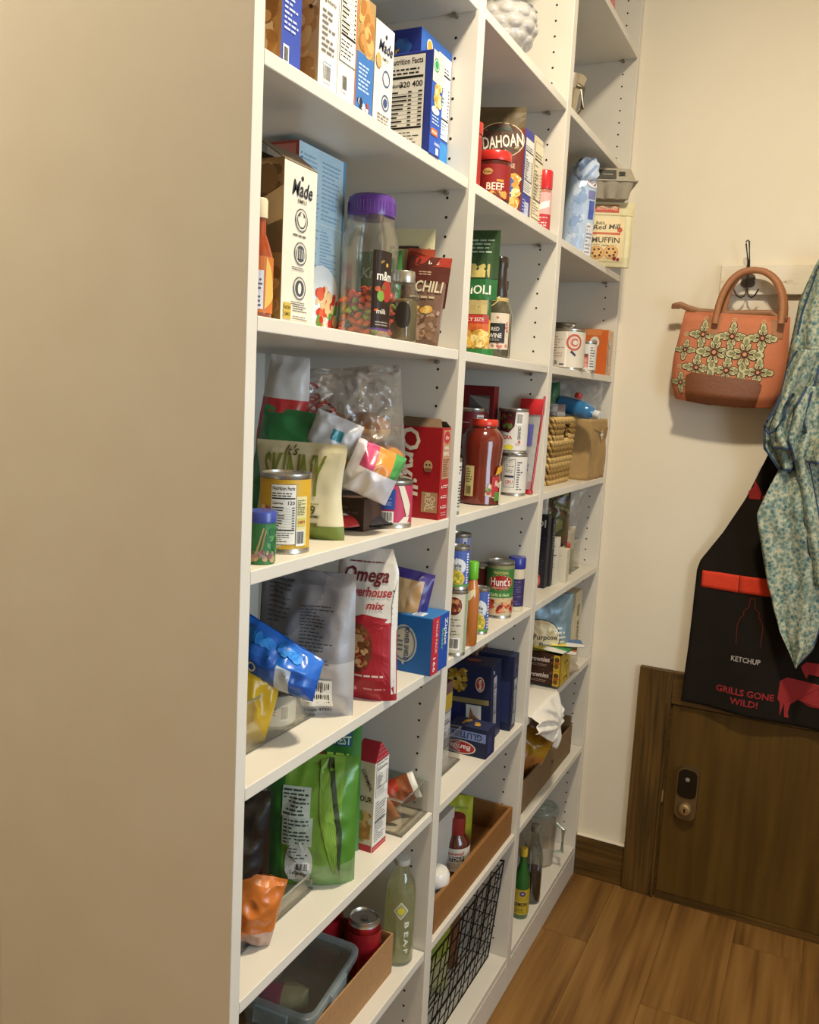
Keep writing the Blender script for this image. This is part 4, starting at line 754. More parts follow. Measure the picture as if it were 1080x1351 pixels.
d1 = D(.02).disc(.052, .052, .026, 'B8BCB8', 1, ry=.034).poly([(.027, .060), (.052, .012), (.077, .060)], 'B8BCB8', 1).ring(.052, .052, .023, .0025, '6E7A88', 3, ry=.031).disc(.052, .053, .019, 'C4BEA8', 2, ry=.024).tx('POWER SHIELD', .058, .052, .012, '24386A', 5, rot=-PI / 2, fit=.062).para(.040, .036, .052, .068, 4, '5A6A80', 4).rect(.0, .02, .013, .085, '5A6AA8', 1).ring(.007, .05, .008, .001, '8AB0A0', 2, ry=.03)
carton('slider_bag_box', 'blue slider bag box with a red side stripe at the end of the fifth shelf', 'box', (.010, .522, z), .106, .074, .104, dict(f='1E62A8', s='1E4FA8', t='2A72B8'), d1, s1, t1)

# ---- sixth shelf
z = ZS[5]
clear_bin('clear_bin', 'low clear tray under the black and orange bags at the left of the sixth shelf', (-.058, .015, z), .30, .250, .030)
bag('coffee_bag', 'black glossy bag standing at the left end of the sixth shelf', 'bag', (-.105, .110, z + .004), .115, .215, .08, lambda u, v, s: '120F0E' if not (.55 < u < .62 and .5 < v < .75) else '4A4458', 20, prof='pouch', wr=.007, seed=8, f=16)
bag('orange_bag', 'shiny orange snack bag slumped in the low clear tray', 'bag', (-.078, .090, z + .010), .100, .100, .05, lambda u, v, s: 'C8702A' if v > .28 else ('E0884A' if u < .6 else 'C0A090'), 35, ry=14, prof='pillow', wr=.009, seed=10, f=24)
d1 = D(.012).rect(.030, .120, .075, .165, 'C8D4C4', 1).para(.032, .122, .073, .163, 7, '3A4A40', 3).rect(.032, .075, .080, .12, 'BCC8B8', 1).para(.034, .077, .078, .118, 7, '44504A', 3).disc(.060, .045, .022, 'C8CCC4', 1, ry=.038).bars(.044, .014, .078, .048).para(.044, .052, .08, .072, 4, '5A6258', 3)
d1.poly([(.098, .205), (.106, .205), (.126, .090), (.124, .02), (.119, .09)], '3E4A34', 3).poly([(.085, .200), (.098, .205), (.120, .08), (.116, .02), (.09, .12)], '7EA63C', 1)
bag('green_snack_bag', 'big lime green bag with a nutrition label back on the sixth shelf', 'bag', (-.082, .292, z), .145, .208, .09, lambda u, v, s: ('3A7A30' if u < .22 else ('6C9A34' if u < .85 else '4E862E')) if v > .2 or u < .5 else '7A9A5E', 24, prof='pouch', wr=.006, seed=11, f=15, front=d1, nu=40, nv=44)
d1 = D(.012).rect(.040, .195, .092, .232, '2E5E78', 1).tx('BLACK', .066, .222, .014, 'A8D8B0', 3, fit=.04).tx('FOREST', .068, .205, .020, 'D8EEC8', 3, fit=.044).disc(.035, .175, .012, 'A84A3A', 2).para(.05, .15, .09, .185, 3, 'B8D858', 3, .5).para(.055, .06, .09, .14, 8, 'A0C8A0', 2, .3)
bag('gummy_bag', 'dark green gummy bag behind the big lime green bag', 'bag', (-.105, .392, z), .105, .255, .05, lambda u, v, s: '3E7E3A' if v > .4 else '4E8A4A', 14, rx=4, prof='pouch', wr=.004, seed=13, f=15, front=d1)
fr = D(.02).rect(0, 0, .040, .012, 'B8303C', 1).tx('CORNMEAL', .028, .128, .010, '5A4A30', 3, rot=-1.1, fit=.04).tx('FLOUR', .022, .094, .014, '4A3A24', 3, fit=.034).food(.0, .014, .040, .075, ['B88A4A', 'C89A5A', 'A8783A', '8A9A4A', 'D8B070'], 40, .005, .012, 1, 3)
sd = D(.02).rect(0, 0, .050, .010, 'B8303C', 1)
for q in range(9): sd.disc(.004 + q * .0054, .005, .0011, 'F0DCD8', 2, n=6)
sd.nutri(.004, .098, .046, .160, head='Nutrition Facts').para(.005, .016, .044, .090, 16, '5A5A60', 2, .3).rect(.005, .052, .045, .0535, '2A2A2A', 2)
r = carton('flour_carton', 'white flour carton with red dotted gable top on the sixth shelf', 'carton', (-.030, .408, z), .042, .050, .160, dict(f='DCCFB4', s='EAE6DE', t='B8303C'), fr, sd)
m = MB(); hgt = .188
m.quad((-.042, 0, .160), (0, 0, .160), (-.004, .022, hgt), (-.038, .022, hgt), 'A82C36').quad((0, 0, .1602), (0, .050, .1602), (-.004, .028, hgt), (-.004, .022, hgt), 'B8323E').quad((0, .05, .160), (-.042, .05, .160), (-.038, .028, hgt), (-.004, .028, hgt), '9A2832').quad((-.042, .05, .160), (-.042, 0, .160), (-.038, .022, hgt), (-.038, .028, hgt), 'A82C36').quad((-.038, .022, hgt), (-.004, .022, hgt), (-.004, .028, hgt), (-.038, .028, hgt), 'A02A34')
m.build('gable_top', M_PAPER, r, 0)
d = D(.02)
for q in range(6):
    for p in range(4): d.disc(.1 * 0 + q / 6 + .08, p / 4 + .14, .022, 'F0D8D4', 1, n=7, ry=.04)
d.build(lambda u, v, o: Vector((0, 0, .1602)).lerp(Vector((-.004, .022, hgt)), v) * (1 - u) + Vector((0, .050, .1602)).lerp(Vector((-.004, .028, hgt)), v) * u + Vector((o * 2, 0, o)), 'dot_print', r)
clear_bin('clear_bin', 'small clear bin with cracker packets at the right end of the sixth shelf', (-.010, .482, z), .16, .108, .066)
bag('cracker_packet', 'brown and red cracker packet sticking up out of the small clear bin', 'packet', (-.040, .536, z + .030), .085, .050, .022, lambda u, v, s: 'B83A24' if v > .55 and u < .6 else ('E0D8C8' if u > .85 else '8A4A28'), 30, ry=-24, rx=-10, prof='pillow', wr=.005, seed=23, f=26)
bag('cracker_packet', 'open tan packet end tilted at the near side of the small clear bin', 'packet', (-.040, .512, z + .010), .026, .062, .020, lambda u, v, s: 'A8683A' if v < .75 else 'D8C8B0', 25, ry=-30, prof='pillow', wr=.004, seed=25, f=26)
bag('tea_packet', 'thin green packet standing at the back of the small clear bin', 'packet', (-.115, .545, z + .003), .06, .112, .012, '3E8A5A', 20, prof='pillow', wr=.003, seed=26, f=20)

# ---- seventh shelf
z = ZS[6]
o = bottle('lemon_bottle', 'tall clear glass lemonade bottle with a yellow lemon print on the seventh shelf', 'bottle', (-.040, .556, z), [(.026, 0), (.029, .004), (.029, .140), (.026, .158), (.017, .176), (.0135, .184), (.0135, .196)], 'E6ECDC', M_GLASS, [(.0145, .193), (.015, .194), (.015, .204), (.001, .205)], 'C8C8C0', lambda d, hw, h: d.poly([(0, .075), (.014, .093), (0, .111), (-.014, .093)], 'E0E0C8', 1).poly([(0, .078), (.0118, .093), (0, .108), (-.0118, .093)], 'A8AA80', 2).disc(0, .093, .0065, 'D8CC3A', 3).tx('B E', .012, .055, .012, 'E8ECE0', 3, rot=-PI / 2, fit=.03).tx('A F', .012, .022, .012, 'E8ECE0', 3, rot=-PI / 2, fit=.03), (.02, .14), .0292, -60, None, liquid=([(.024, .004), (.0272, .007), (.0272, .138), (.024, .150), (.001, .151)], 'D2D0A0', clear('lemon_water', 'F6F4DC', .1, .2, .34, 'F0EEC4')))
def soda(label, loc, az=-60):
    o = thing('soda_can', label, 'can', loc)
    MB().lathe([(.022, .001), (.026, .006), (.0315, .014, 'A82A30'), (.0315, .100, 'A82A30'), (.029, .108, 'C0BEB8'), (.0262, .114), (.0268, .1165), (.0262, .118), (.0245, .116), (.024, .113), (.012, .1125), (.001, .1125)], 'C0BEB8', 40).build('can_body', M_TIN, o, 40)
    d = D(.004); d.rect(-.05, .016, .05, .098, '9E2028', 1); d.poly([(-.04, .055), (-.01, .070), (.02, .062), (.045, .075), (.045, .068), (.02, .055), (-.01, .063), (-.04, .048)], 'D8C8C0', 2); d.tx('Soda', .0, .038, .02, 'E8DCD4', 3, shear=.3); d.p.pop(); d.build(wrapfn(.0316, az), 'can_print', o, M_GLOSS)
    MB().lathe([(.0001, .1128), (.004, .1135), (.0075, .1145), (.001, .1146)], 'A8A6A0', 16).build('pull_tab', M_TIN, o, 40)
    return o
r = thing('cardboard_tray', 'open brown cardboard tray holding soda cans and tubs on the seventh shelf', 'tray', (-.030, .512, z))
m = MB(); kc = 'A27C54'
m.box(-.27, -.40, 0, 0, 0, .003, kc).box(-.003, -.40, .003, 0, 0, .078, kc).box(-.27, -.40, .003, -.267, 0, .078, kc).box(-.267, -.003, .003, -.003, 0, .078, kc).box(-.267, -.40, .003, -.003, -.397, .078, kc); m.build('tray_body', M_KRAFT, r, 0)
soda('front red soda can with silver lid standing in the cardboard tray', (-.072, .474, z + .0035)); soda('red soda can behind the front one, mostly hidden by the shelf above', (-.150, .470, z + .0035))
def tub(name, label, loc, w_, d_, h, rz, rx=0, ry=0):
    o = thing(name, label, 'food container', loc, rz, None, rx, ry)
    def ring(s, zz, rr_=.02): return [(x * s, y * s, zz) for x, y in rr(-w_ / 2, -d_ / 2, w_ / 2, d_ / 2, rr_, 5)]
    def shell(levels, nm, mat, col):
        m = MB(); n = len(levels[0])
        for L in levels: m.v += L
        for i in range(len(levels) - 1):
            for k in range(n): k2 = (k + 1) % n; m.f.append((i * n + k, i * n + k2, (i + 1) * n + k2, (i + 1) * n + k)); m.c.append(K(col))
        return m, n, nm, mat
    m, n, nm, mat = shell([ring(.84, 0), ring(.87, .002), ring(.97, h), ring(1.0, h), ring(1.0, h + .003), ring(.955, h + .003), ring(.845, .004)], 'tub_body', M_FROST, 'DDE8E6'); m.f.append(tuple(range(n))[::-1]); m.c.append(K('DDE8E6')); m.build(nm, mat, o, 40)
    m, n, nm, mat = shell([ring(1.03, h - .004), ring(1.05, h + .004), ring(1.045, h + .012), ring(1.0, h + .014), ring(.93, h + .013), ring(.91, h + .008)], 'snap_lid', M_FROST, 'C8DCE0'); lid = m.build(nm, M_LID, o, 40)
    MB().ngon(ring(.91, h + .008), 'DDE8E8').ngon(ring(.91, h + .0065)[::-1], 'DDE8E8').build('lid_window', M_CLEAR, lid, 0)
    for sx, sy in ((1, 0), (-1, 0), (0, 1), (0, -1)):
        a = MB(); q = .03
        if sx: a.box(sx * w_ * .527 - .003, -q, h - .022, sx * w_ * .527 + .003, q, h + .010, 'C2D4D6')
        else: a.box(-q, sy * d_ * .527 - .003, h - .022, q, sy * d_ * .527 + .003, h + .010, 'C2D4D6')
        a.build('latch', M_LID, lid, 0, bevel=.002)
    return o
tub('snap_container', 'big clear food container with blue tinted snap lid tilted in the cardboard tray', (-.112, .318, z + .034), .135, .190, .055, 6, 2, 4)
bag('pink_pouch', 'pink and cream pouch seen through the clear food container', 'pouch', (-.122, .290, z + .042), .085, .040, .05, lambda u, v, s: 'B84A78' if u < .5 else 'C8C8A0', 20, prof='pillow', wr=.004, seed=9, f=22)
tub('snap_container', 'smaller clear container standing behind the big one in the cardboard tray', (-.235, .330, z + .006), .085, .12, .085, 8, 0, 0)
tub('snap_container', 'grey lidded container at the near left corner under the seventh shelf', (-.125, .065, z + .012), .13, .10, .055, 5)
bottle('white_bottle', 'white capped bottle on the lowest shelf of the near bay', 'bottle', (-.075, .470, ZS[7]), [(.026, 0), (.028, .004), (.028, .110), (.018, .128)], 'D8D0C4', M_GLOSS, [(.020, .126), (.0215, .128), (.0215, .152), (.019, .156), (.001, .157)], 'E6E2DC')
# ================================================================== middle bay
RED, CRM = 'B02A28', 'E8DEC8'
# ---- top: hobnail bowl
z = ZS[0]
r = thing('hobnail_bowl', 'milky white hobnail glass bowl on a high shelf', 'bowl', (-.074, .905, z))
def hob(u, v):
    a = 2 * PI * u; t = v; rad = .028 + .036 * math.sin(min(1, t * 1.15) * PI * .62); zz = .012 + .095 * t
    k = 11; ph = (a * k / (2 * PI) + (.5 if int(t * 4.2) % 2 else 0)) % 1; pv = (t * 4.2) % 1; b = max(0, 1 - ((ph - .5) ** 2 + (pv - .5) ** 2) / .16) ** .5 * .0050
    return ((rad + b) * math.cos(a), (rad + b) * math.sin(a), zz)
m, nt, b = nodes('milk_glass'); b.inputs['Base Color'].default_value = K('A8A4A0'); b.inputs['Roughness'].default_value = .12; b.inputs['Subsurface Weight'].default_value = .25; b.inputs['Subsurface Radius'].default_value = (.02, .02, .02); add_noise(nt, 5); M_MILK = m
mb = MB(); mb.grid(hob, 132, 52, 'D8D6D6', wrap=True); mb.lathe([(.018, 0), (.026, .001), (.028, .004), (.024, .013)], 'D8D6D6', 40); mb.lathe([(.060, .106), (.055, .107), (.048, .07), (.02, .02), (.001, .018)], 'D8D6D6', 40, caps=False); mb.build('bowl_body', M_MILK, r, 60)
bag('yellow_packet', 'small yellow packet edge beside the white hobnail bowl', 'packet', (-.040, 1.035, z), .05, .028, .02, 'D8AE3A', 60, prof='pillow', wr=.003, seed=2)
# ---- IDAHOAN shelf
z = ZS[1]
def lab_beef(d, hw, h):
    d.rect(-hw, 0, hw, h, '8E1E1E', 1); d.disc(-.012, h * .78, .010, 'C8A060', 3, ry=.006); d.tx('Wylers', -.012, h * .78, .008, '7A2018', 4, shear=.2, fit=.018); d.tx('BEEF', .004, h * .36, .019, 'F0DCC4', 3, fit=.034); d.food(-.03, .0, .03, .018, ['C89A4A', 'A8642A', '6A2A1A'], 20, .003, .006, 2, 3); d.poly([(.006, h * .5), (.02, h * .5), (.02, h * .56), (.006, h * .56)], 'D89A3A', 2)
bottle('bouillon_jar', 'red BEEF bouillon jar with a red lid in front of the potato pouch', 'jar', (-.032, .790, z), [(.031, 0), (.032, .002), (.032, .070), (.030, .076)], '4A1A14', M_LIQ, [(.0325, .074), (.033, .075), (.033, .089), (.031, .092), (.001, .092)], 'C0302A', lab_beef, (.003, .066), .0322, -68, '8E1E1E')
bottle('bouillon_jar', 'second red lidded jar, mostly hidden by the first bay divider', 'jar', (-.056, .700, z), [(.029, 0), (.030, .002), (.030, .10), (.028, .104)], '9A2A24', M_LIQ, [(.031, .102), (.0315, .104), (.0315, .122), (.001, .124)], 'C0302A', lambda d, hw, h: d.rect(-hw, 0, hw, h, 'A82A24', 1).bars(-.004, .004, .02, .04), (.003, .095), .0303, -68, 'A82A24')
d1 = D(.012).rect(.0, .172, .128, .215, '5A4A2A', 1).disc(.080, .148, .048, 'C8B080', 2, ry=.036).disc(.080, .148, .0460, '4A2A18', 3, ry=.034).tx('IDAHOAN', .082, .146, .034, 'EFE4D0', 5, rot=.12, fit=.086).tx('real', .08, .124, .014, 'D8C090', 5, shear=.2).poly([(.05, .166), (.06, .176), (.074, .172), (.092, .178), (.110, .166)], '2E3A2A', 4).tx('BABY CHEESE', .082, .098, .013, 'D8B090', 3, fit=.06).rect(.0, .0, .128, .05, '7A2A18', 1).food(.078, .0, .128, .085, ['E0C068', 'D8A848', 'E8D8A0', 'C89038'], 40, .006, .014, 2, 3).disc(.098, .062, .015, '3E5AA0', 6).rect(.088, .035, .108, .062, '3E5AA0', 6).para(.088, .05, .108, .074, 3, 'D0D8F0', 7)
bag('potato_pouch', 'tall dark red potato pouch leaning at the back of its shelf', 'pouch', (-.082, .905, z), .128, .212, .035, lambda u, v, s: '6E1E16', 16, prof='pouch', wr=.002, seed=4, front=d1)
s1 = D(.02).nutri(.006, .055, .058, .165, bg='E6E2DC').rect(.02, .006, .045, .04, 'C8CCE0', 1).para(.006, .012, .05, .045, 5, 'A8B0E0', 2)
carton('mix_box', 'narrow blue box with a nutrition table right of the potato pouch', 'box', (-.026, .938, z), .11, .058, .182, dict(f='3A3E90', s='3E4496', t='3A3E90'), None, s1)
s1 = D(.02).nutri(.004, .02, .060, .175, bg='E8DCBC', dark='4A4030').rect(.0, .0, .066, .012, 'C8A858', 1)
carton('mix_box', 'cream box with a brown edge standing right of the blue box', 'box', (-.028, 1.008, z), .11, .056, .186, dict(f='C8A870', s='E0D2B0', t='C8A870'), None, s1)
bottle('spice_bottle', 'red capped spice shaker with a pink label at the right end of the shelf', 'bottle', (-.026, 1.084, z), [(.0165, 0), (.0172, .002), (.0172, .086), (.015, .092)], 'A8685A', M_LIQ, [(.0175, .090), (.018, .092), (.018, .126), (.016, .130), (.001, .131)], 'C02A30', lambda d, hw, h: d.rect(-hw, 0, hw, h * .42, 'B8323A', 1).rect(-hw, h * .42, hw, h, 'DCA8A4', 1).poly([(-.014, h * .5), (.014, h * .62), (.014, h * .8), (-.014, h * .68)], 'F0E4E0', 2).para(-.012, h * .08, .012, h * .36, 4, 'E8C0BC', 2), (.003, .082), .0175, -68, 'B8323A')
# ---- pasta bag and balsamic bottle
z = ZS[2]
d1 = D(.012).rect(.0, .148, .078, .24, '2E4A28', 1).para(.02, .195, .07, .225, 4, 'A8B8A0', 3).rect(.014, .150, .062, .176, 'C8B468', 2).rect(0, .108, .078, .147, '2A6A34', 3).tx('RAVIOLI', .026, .127, .024, 'F0F0DC', 5, fit=.080).rect(.006, .080, .062, .107, 'C0AA70', 2).rect(.0, .062, .066, .079, 'B8342A', 4).tx('FAMILY SIZE', .030, .070, .010, 'F0D8C8', 5, fit=.055).rect(0, .048, .066, .062, 'C8602A', 3).food(.0, .012, .070, .052, ['D8AA48', 'E8C468', 'F0D890', 'C8943A'], 40, .006, .012, 1, 3).rect(0, 0, .078, .014, '2E7A3A', 5)
bag('ravioli_bag', 'tall green ravioli pasta bag beside the divider in the middle bay', 'bag', (-.056, .790, z), .068, .232, .030, lambda u, v, s: '2E5A2A' if v > .3 else 'C89A40', 10, prof='pouch', wr=.003, seed=5, front=d1)
o = bottle('balsamic_bottle', 'dark balsamic bottle with a black label and twine round its neck', 'bottle', (-.042, .881, z), [(.027, 0), (.029, .003), (.029, .092), (.0275, .104), (.021, .118), (.0185, .124)], '4A4634', M_LIQ, [(.0185, .123), (.0195, .126), (.0165, .150), (.0155, .178), (.0178, .186), (.0178, .200), (.016, .203), (.001, .204)], '2E241C', lambda d, hw, h: d.rect(-.030, .0, .030, h, 'D8C8B0', 1).food(-.03, 0, .03, h, ['C8806A', 'B86A5A', 'E0D0B8'], 50, .002, .004, 2, 2).rect(-.022, h * .18, .018, h * .72, '26221E', 7).tx('RED', -.002, h * .56, .011, 'D8D0C8', 8, fit=.016).tx('WINE', -.002, h * .38, .013, 'E8E0D8', 8, fit=.026).para(-.014, h * .22, .01, h * .30, 2, 'A8A098', 8), (.018, .090), .0292, -68, None)
m = MB(); m.tube([(.0205 * math.cos(2 * PI * k / 24), .0205 * math.sin(2 * PI * k / 24), .119) for k in range(24)], .0022, 'C8B070', 6, closed=True); m.tube([(.0212 * math.cos(2 * PI * k / 24), .0212 * math.sin(2 * PI * k / 24), .115) for k in range(24)], .0020, 'B89C5C', 6, closed=True); m.tube([(.010, -.020, .116), (.004, -.026, .108), (-.012, -.0285, .098)], .0012, 'C8B070', 5); m.build('twine', M_STRAW, o, 60)
bottle('oil_bottle', 'dark oil bottle with a white side label behind the balsamic bottle', 'bottle', (-.060, .952, z), [(.023, 0), (.025, .003), (.025, .095), (.020, .112), (.012, .130), (.012, .15)], '3A3A2C', M_LIQ, [(.013, .148), (.013, .165), (.001, .166)], '2A2420', lambda d, hw, h: d.rect(-.002, 0, .022, h, 'D8D8CC', 1).rect(-.002, h * .8, .022, h, '7AA0A0', 2).para(.0, .01, .02, h * .75, 8, '8A8A80', 3), (.01, .092), .0252, -62, None)
# ---- sauce and tomatoes
z = ZS[3]
SAUCE = [(.038, 0), (.0425, .003), (.043, .016), (.0425, .035), (.0400, .065), (.0395, .085), (.0425, .110), (.0435, .125), (.0415, .138), (.034, .150), (.0270, .157), (.0265, .164)]
o = bottle('pasta_sauce_jar', 'big glass jar of red pasta sauce with a red lid in the middle bay', 'jar', (-.044, .850, z), SAUCE, '641A0E', M_LIQ, [(.0290, .160), (.0300, .162), (.0300, .171), (.0280, .174), (.001, .174)], 'C83828', None)
d = D(.004); d.rect(-.036, .018, -.016, .080, 'C8B880', 1); d.para(-.034, .045, -.018, .076, 6, '6A5A34', 2); d.bars(-.033, .020, -.020, .040, 2, 'B8A870', '4A3A24')
d.poly([(.008, .022), (.034, .014), (.036, .034), (.016, .046)], 'D8C8B0', 1); d.food(.008, .018, .022, .040, ['5A7A3A', '8A9A5A', 'B84A3A'], 10, .003, .006, 2, 3); d.rect(.022, .018, .042, .060, 'B8323A', 2); d.rect(.030, .010, .056, .028, '5A8A3A', 3); d.poly([(.030, .062), (.056, .070), (.056, .082), (.036, .078)], 'D8A030', 3); d.tx('Ragu', .040, .046, .016, 'F0E0C0', 4, shear=.2, fit=.02); d.rect(.046, .0, .058, .05, 'E0D8C0', 4)
d.build(lambda u, v, o_: wrapfn(.0432, -66, 0)(u, v, o_), 'label_print', o)
def lab_cru(d, hw, h, up=True):
    d.rect(-.036, 0, hw, h, 'DAD4CC', 1)
    if up: d.poly([(-.036, h), (.004, h), (.002, h * .62), (-.010, h * .45), (-.036, h * .5)], '4A1418', 2); d.food(-.034, h * .55, .002, h * .98, ['7A1E20', '5A1A1C', '6A7A3A', 'A03030'], 24, .003, .007, 3, 4); d.bars(.006, h * .66, .022, h * .97, 2, vert=False); d.tx('GRA', -.012, h * .34, .012, 'B83A3A', 4, fit=.02); d.tx('CRUSHED', .014, h * .45, .010, '4A3A3A', 4, rot=-PI / 2, fit=.03); d.disc(.015, h * .22, .003, 'B83A3A', 3); d.para(.006, .01, .02, h * .2, 3, 'C89090', 3); d.disc(-.008, h * .08, .010, 'D8C83A', 3, ry=.006); d.rect(-.028, .006, -.004, .010, '8AA050', 2)
    else: d.rect(-.024, .012, .002, h - .006, '4A4A50', 2); d.rect(-.023, .013, .001, h - .007, 'DAD4CC', 3); d.para(-.021, h * .55, -.001, h * .92, 7, '6A6A70', 4, .35); d.rect(-.022, h * .42, .0, h * .48, '3A3A50', 4); d.tx('CRU', -.011, h * .3, .011, 'B83A3A', 4, fit=.018); d.para(-.02, .018, -.002, h * .2, 3, '8A8A90', 4); d.para(.006, .006, .022, h - .01, 12, '4A4A50', 3, .45)
can('tomato_tin', 'white tomato tin standing at the front of the middle bay under another tin', (-.046, 1.062, z), .0300, .096, lambda d, hw, h: lab_cru(d, hw, h, False), 'DAD4CC', -68)
can('tomato_tin', 'white and dark red tomato tin stacked on top of the front white tin', (-.054, 1.060, z + .0965), .0345, .100, lab_cru, 'DAD4CC', -68)
can('tomato_tin', 'tomato tin with a yellow green label behind the sauce jar, lower of two', (-.088, .978, z), .034, .084, lambda d, hw, h: d.rect(-hw, 0, hw, h, 'C8C4C0', 1).rect(-hw, 0, hw, h * .3, '8A8A90', 2).rect(-.005, h * .4, .03, h * .7, 'A8A8C8', 2), 'C8C4C0', -68)
can('tomato_tin', 'pale tin stacked second high behind the sauce jar', (-.090, .980, z + .0845), .034, .062, lambda d, hw, h: d.rect(-hw, 0, hw, h, 'D0CCC0', 1).disc(.012, h * .5, .012, 'D0C860', 2), 'D0CCC0', -68)
for k in range(2):
    can('tomato_paste_tin', ['lower dark red tin of the stack behind the sauce jar by the divider', 'upper dark red tin with a white barcode, topmost of the stack behind the sauce jar'][k], (-.130, .995, z + .0965 * k), .034, .096, lambda d, hw, h: d.rect(-hw, 0, hw, h, '7A2228', 1).rect(-hw, h * .7, hw, h * .72, 'D8A8A8', 2).rect(-hw, h * .36, hw, h * .375, 'D8A8A8', 2).bars(.012, h * .36, .030, h * .92, 3, vert=True), '7A2228', -68)
can('tall_tin', 'white tin with black text just peeking past the first bay divider', (-.030, .650, z), .0230, .105, lambda d, hw, h: d.rect(-hw, 0, hw, h, 'D8D4CC', 1).para(.004, .006, .05, h - .006, 14, '3A3A3A', 2, .5), 'D8D4CC', -68)
carton('slider_bag_carton', 'dark red zipper bag carton standing at the back of the sauce shelf', 'box', (-.092, 1.030, z), .110, .030, .244, dict(f='6A1418', s='7A181C', t='8A2024'), D(.02).rect(.050, .165, .100, .222, '5A5450', 1).poly([(.05, .222), (.10, .215), (.10, .18)], '8A847C', 2), None)
rb2 = thing('zipper_bag_packet', 'clear zipper bag with a red band and blue print leaning on the second divider', 'packet', (-.070, 1.110, z), 0)
def zb_(u, v, o=0): x = .012 + .056 * u * (.55 + .45 * v) + .015 * (1 - v); return Vector((x, -.010 + .020 * v - o - .004 * math.sin(PI * u), .012 + .215 * v))
m = MB(); m.grid(lambda u, v: zb_(u, v), 10, 20, 'D8D4D8'); m.grid(lambda u, v: zb_(1 - u, v, -.010), 10, 20, 'D8D4D8'); m.build('clear_sleeve', M_HAZY, rb2, 60)
MB().grid(lambda u, v: zb_(u, .80 + .17 * v, .003 + .004 * math.sin(PI * v)), 10, 6, 'C02A2E').grid(lambda u, v: zb_(1 - u, .80 + .17 * v, -.012), 10, 6, 'A82428').build('red_band', M_GLOSS, rb2, 60)
MB().tube([zb_(1, k / 10) for k in range(11)], .0028, 'B02A30', 6).build('red_edge', M_GLOSS, rb2, 60)
MB().lathe([(.004, 0), (.009, .001), (.010, .006), (.007, .012), (.004, .03)], 'B82A2E', 12).build('red_foot', M_GLOSS, rb2, 60, loc=(.050, -.004, 0))
d = D(.01); d.rect(.006, .10, .036, .150, '5A5A9A', 1); d.para(.006, .03, .036, .09, 6, '5A5A9A', 1, .5); d.build(lambda u, v, o: zb_(u / .056 + .05, v / .215, .001 + o), 'blue_print', rb2, M_FOIL)
# ---- tins and sauces
z = ZS[4]
def lab_chili(d, hw, h):
    d.rect(-hw, 0, hw, h, 'CFC8B4', 1); d.disc(-.004, h * .80, .0165, 'E8E0D0', 2, ry=.019); d.disc(-.004, h * .80, .0150, '6A2A1A', 3, ry=.0175); d.food(-.018, h * .66, .010, h * .93, ['8A3A24', 'A8583A', '5A2418', 'C88A5A'], 26, .0025, .005, 4, 3)
    d.para(-.018, h * .30, .012, h * .60, 6, '6A6458', 2, .3); d.bars(-.018, .006, .010, h * .26); d.rect(.018, 0, .026, h, '9AA88A', 2)
can('chili_tin', 'chili tin with a bowl picture standing by the first divider under a blue corn tin', (-.010, .676, z), .0215, .128, lab_chili, 'CFC8B4', -68)
def lab_corn(d, hw, h):
    d.rect(-hw, 0, hw, h, '4A62B0', 1); d.disc(-.004, h * .56, .020, 'DCE0E4', 2, ry=h * .24); d.tx('style', -.004, h * .60, .011, '3A3A40', 4, fit=.020); d.tx('corn', -.003, h * .50, .009, '8A8A60', 4, fit=.018); d.disc(-.006, h * .22, .020, 'D8B83A', 5, ry=h * .24); d.food(-.022, .004, .010, h * .40, ['E0C83A', 'C8A82E', 'E8D860', '9AA83A'], 40, .002, .0036, 6, 3); d.para(.017, .004, .023, h - .004, 12, 'E8ECF0', 3, .6); d.rect(-hw, 0, hw, h * .06, '5A9A4A', 9)
can('corn_tin', 'blue creamed corn tin stacked on the chili tin by the first divider', (-.012, .678, z + .1285), .0210, .082, lab_corn, '4A62B0', -68)
o = bottle('hot_sauce_bottle', 'tall orange hot sauce bottle with a bright green cap', 'bottle', (-.010, .752, z), [(.0145, 0), (.0160, .003), (.0160, .080), (.0160, .100), (.0150, .112), (.0110, .125), (.0095, .135)], 'B0682E', M_LIQ, [(.0105, .134), (.0112, .136), (.0112, .166), (.0100, .169), (.001, .170)], '6ABA2E', lambda d, hw, h: d.poly([(-.014, h * .86), (.006, h * .98), (.008, h * .90), (-.004, h * .72)], 'F0E0B0', 1), (.02, .12), .0158, -68, None)
can('corn_tin', 'blue corn tin on the shelf right of the orange hot sauce bottle', (-.026, .846, z), .0190, .098, lab_corn, '4A62B0', -68)
can('corn_tin', 'grey blue tin, lower of the two at the back behind the hot sauce', (-.105, .905, z), .0260, .098, lambda d, hw, h: d.rect(-hw, 0, hw, h, 'A8A8B8', 1), 'A8A8B8', -68)
can('corn_tin', 'tall pale blue tin at the back behind the hot sauce, its white stripe showing', (-.105, .905, z + .0985), .0260, .098, lambda d, hw, h: d.rect(-hw, 0, hw, h, '8A90B8', 1).rect(.008, 0, .018, h, 'D8D8DC', 2).rect(.010, 0, .016, h * .9, '4A5A98', 3), '8A90B8', -68)
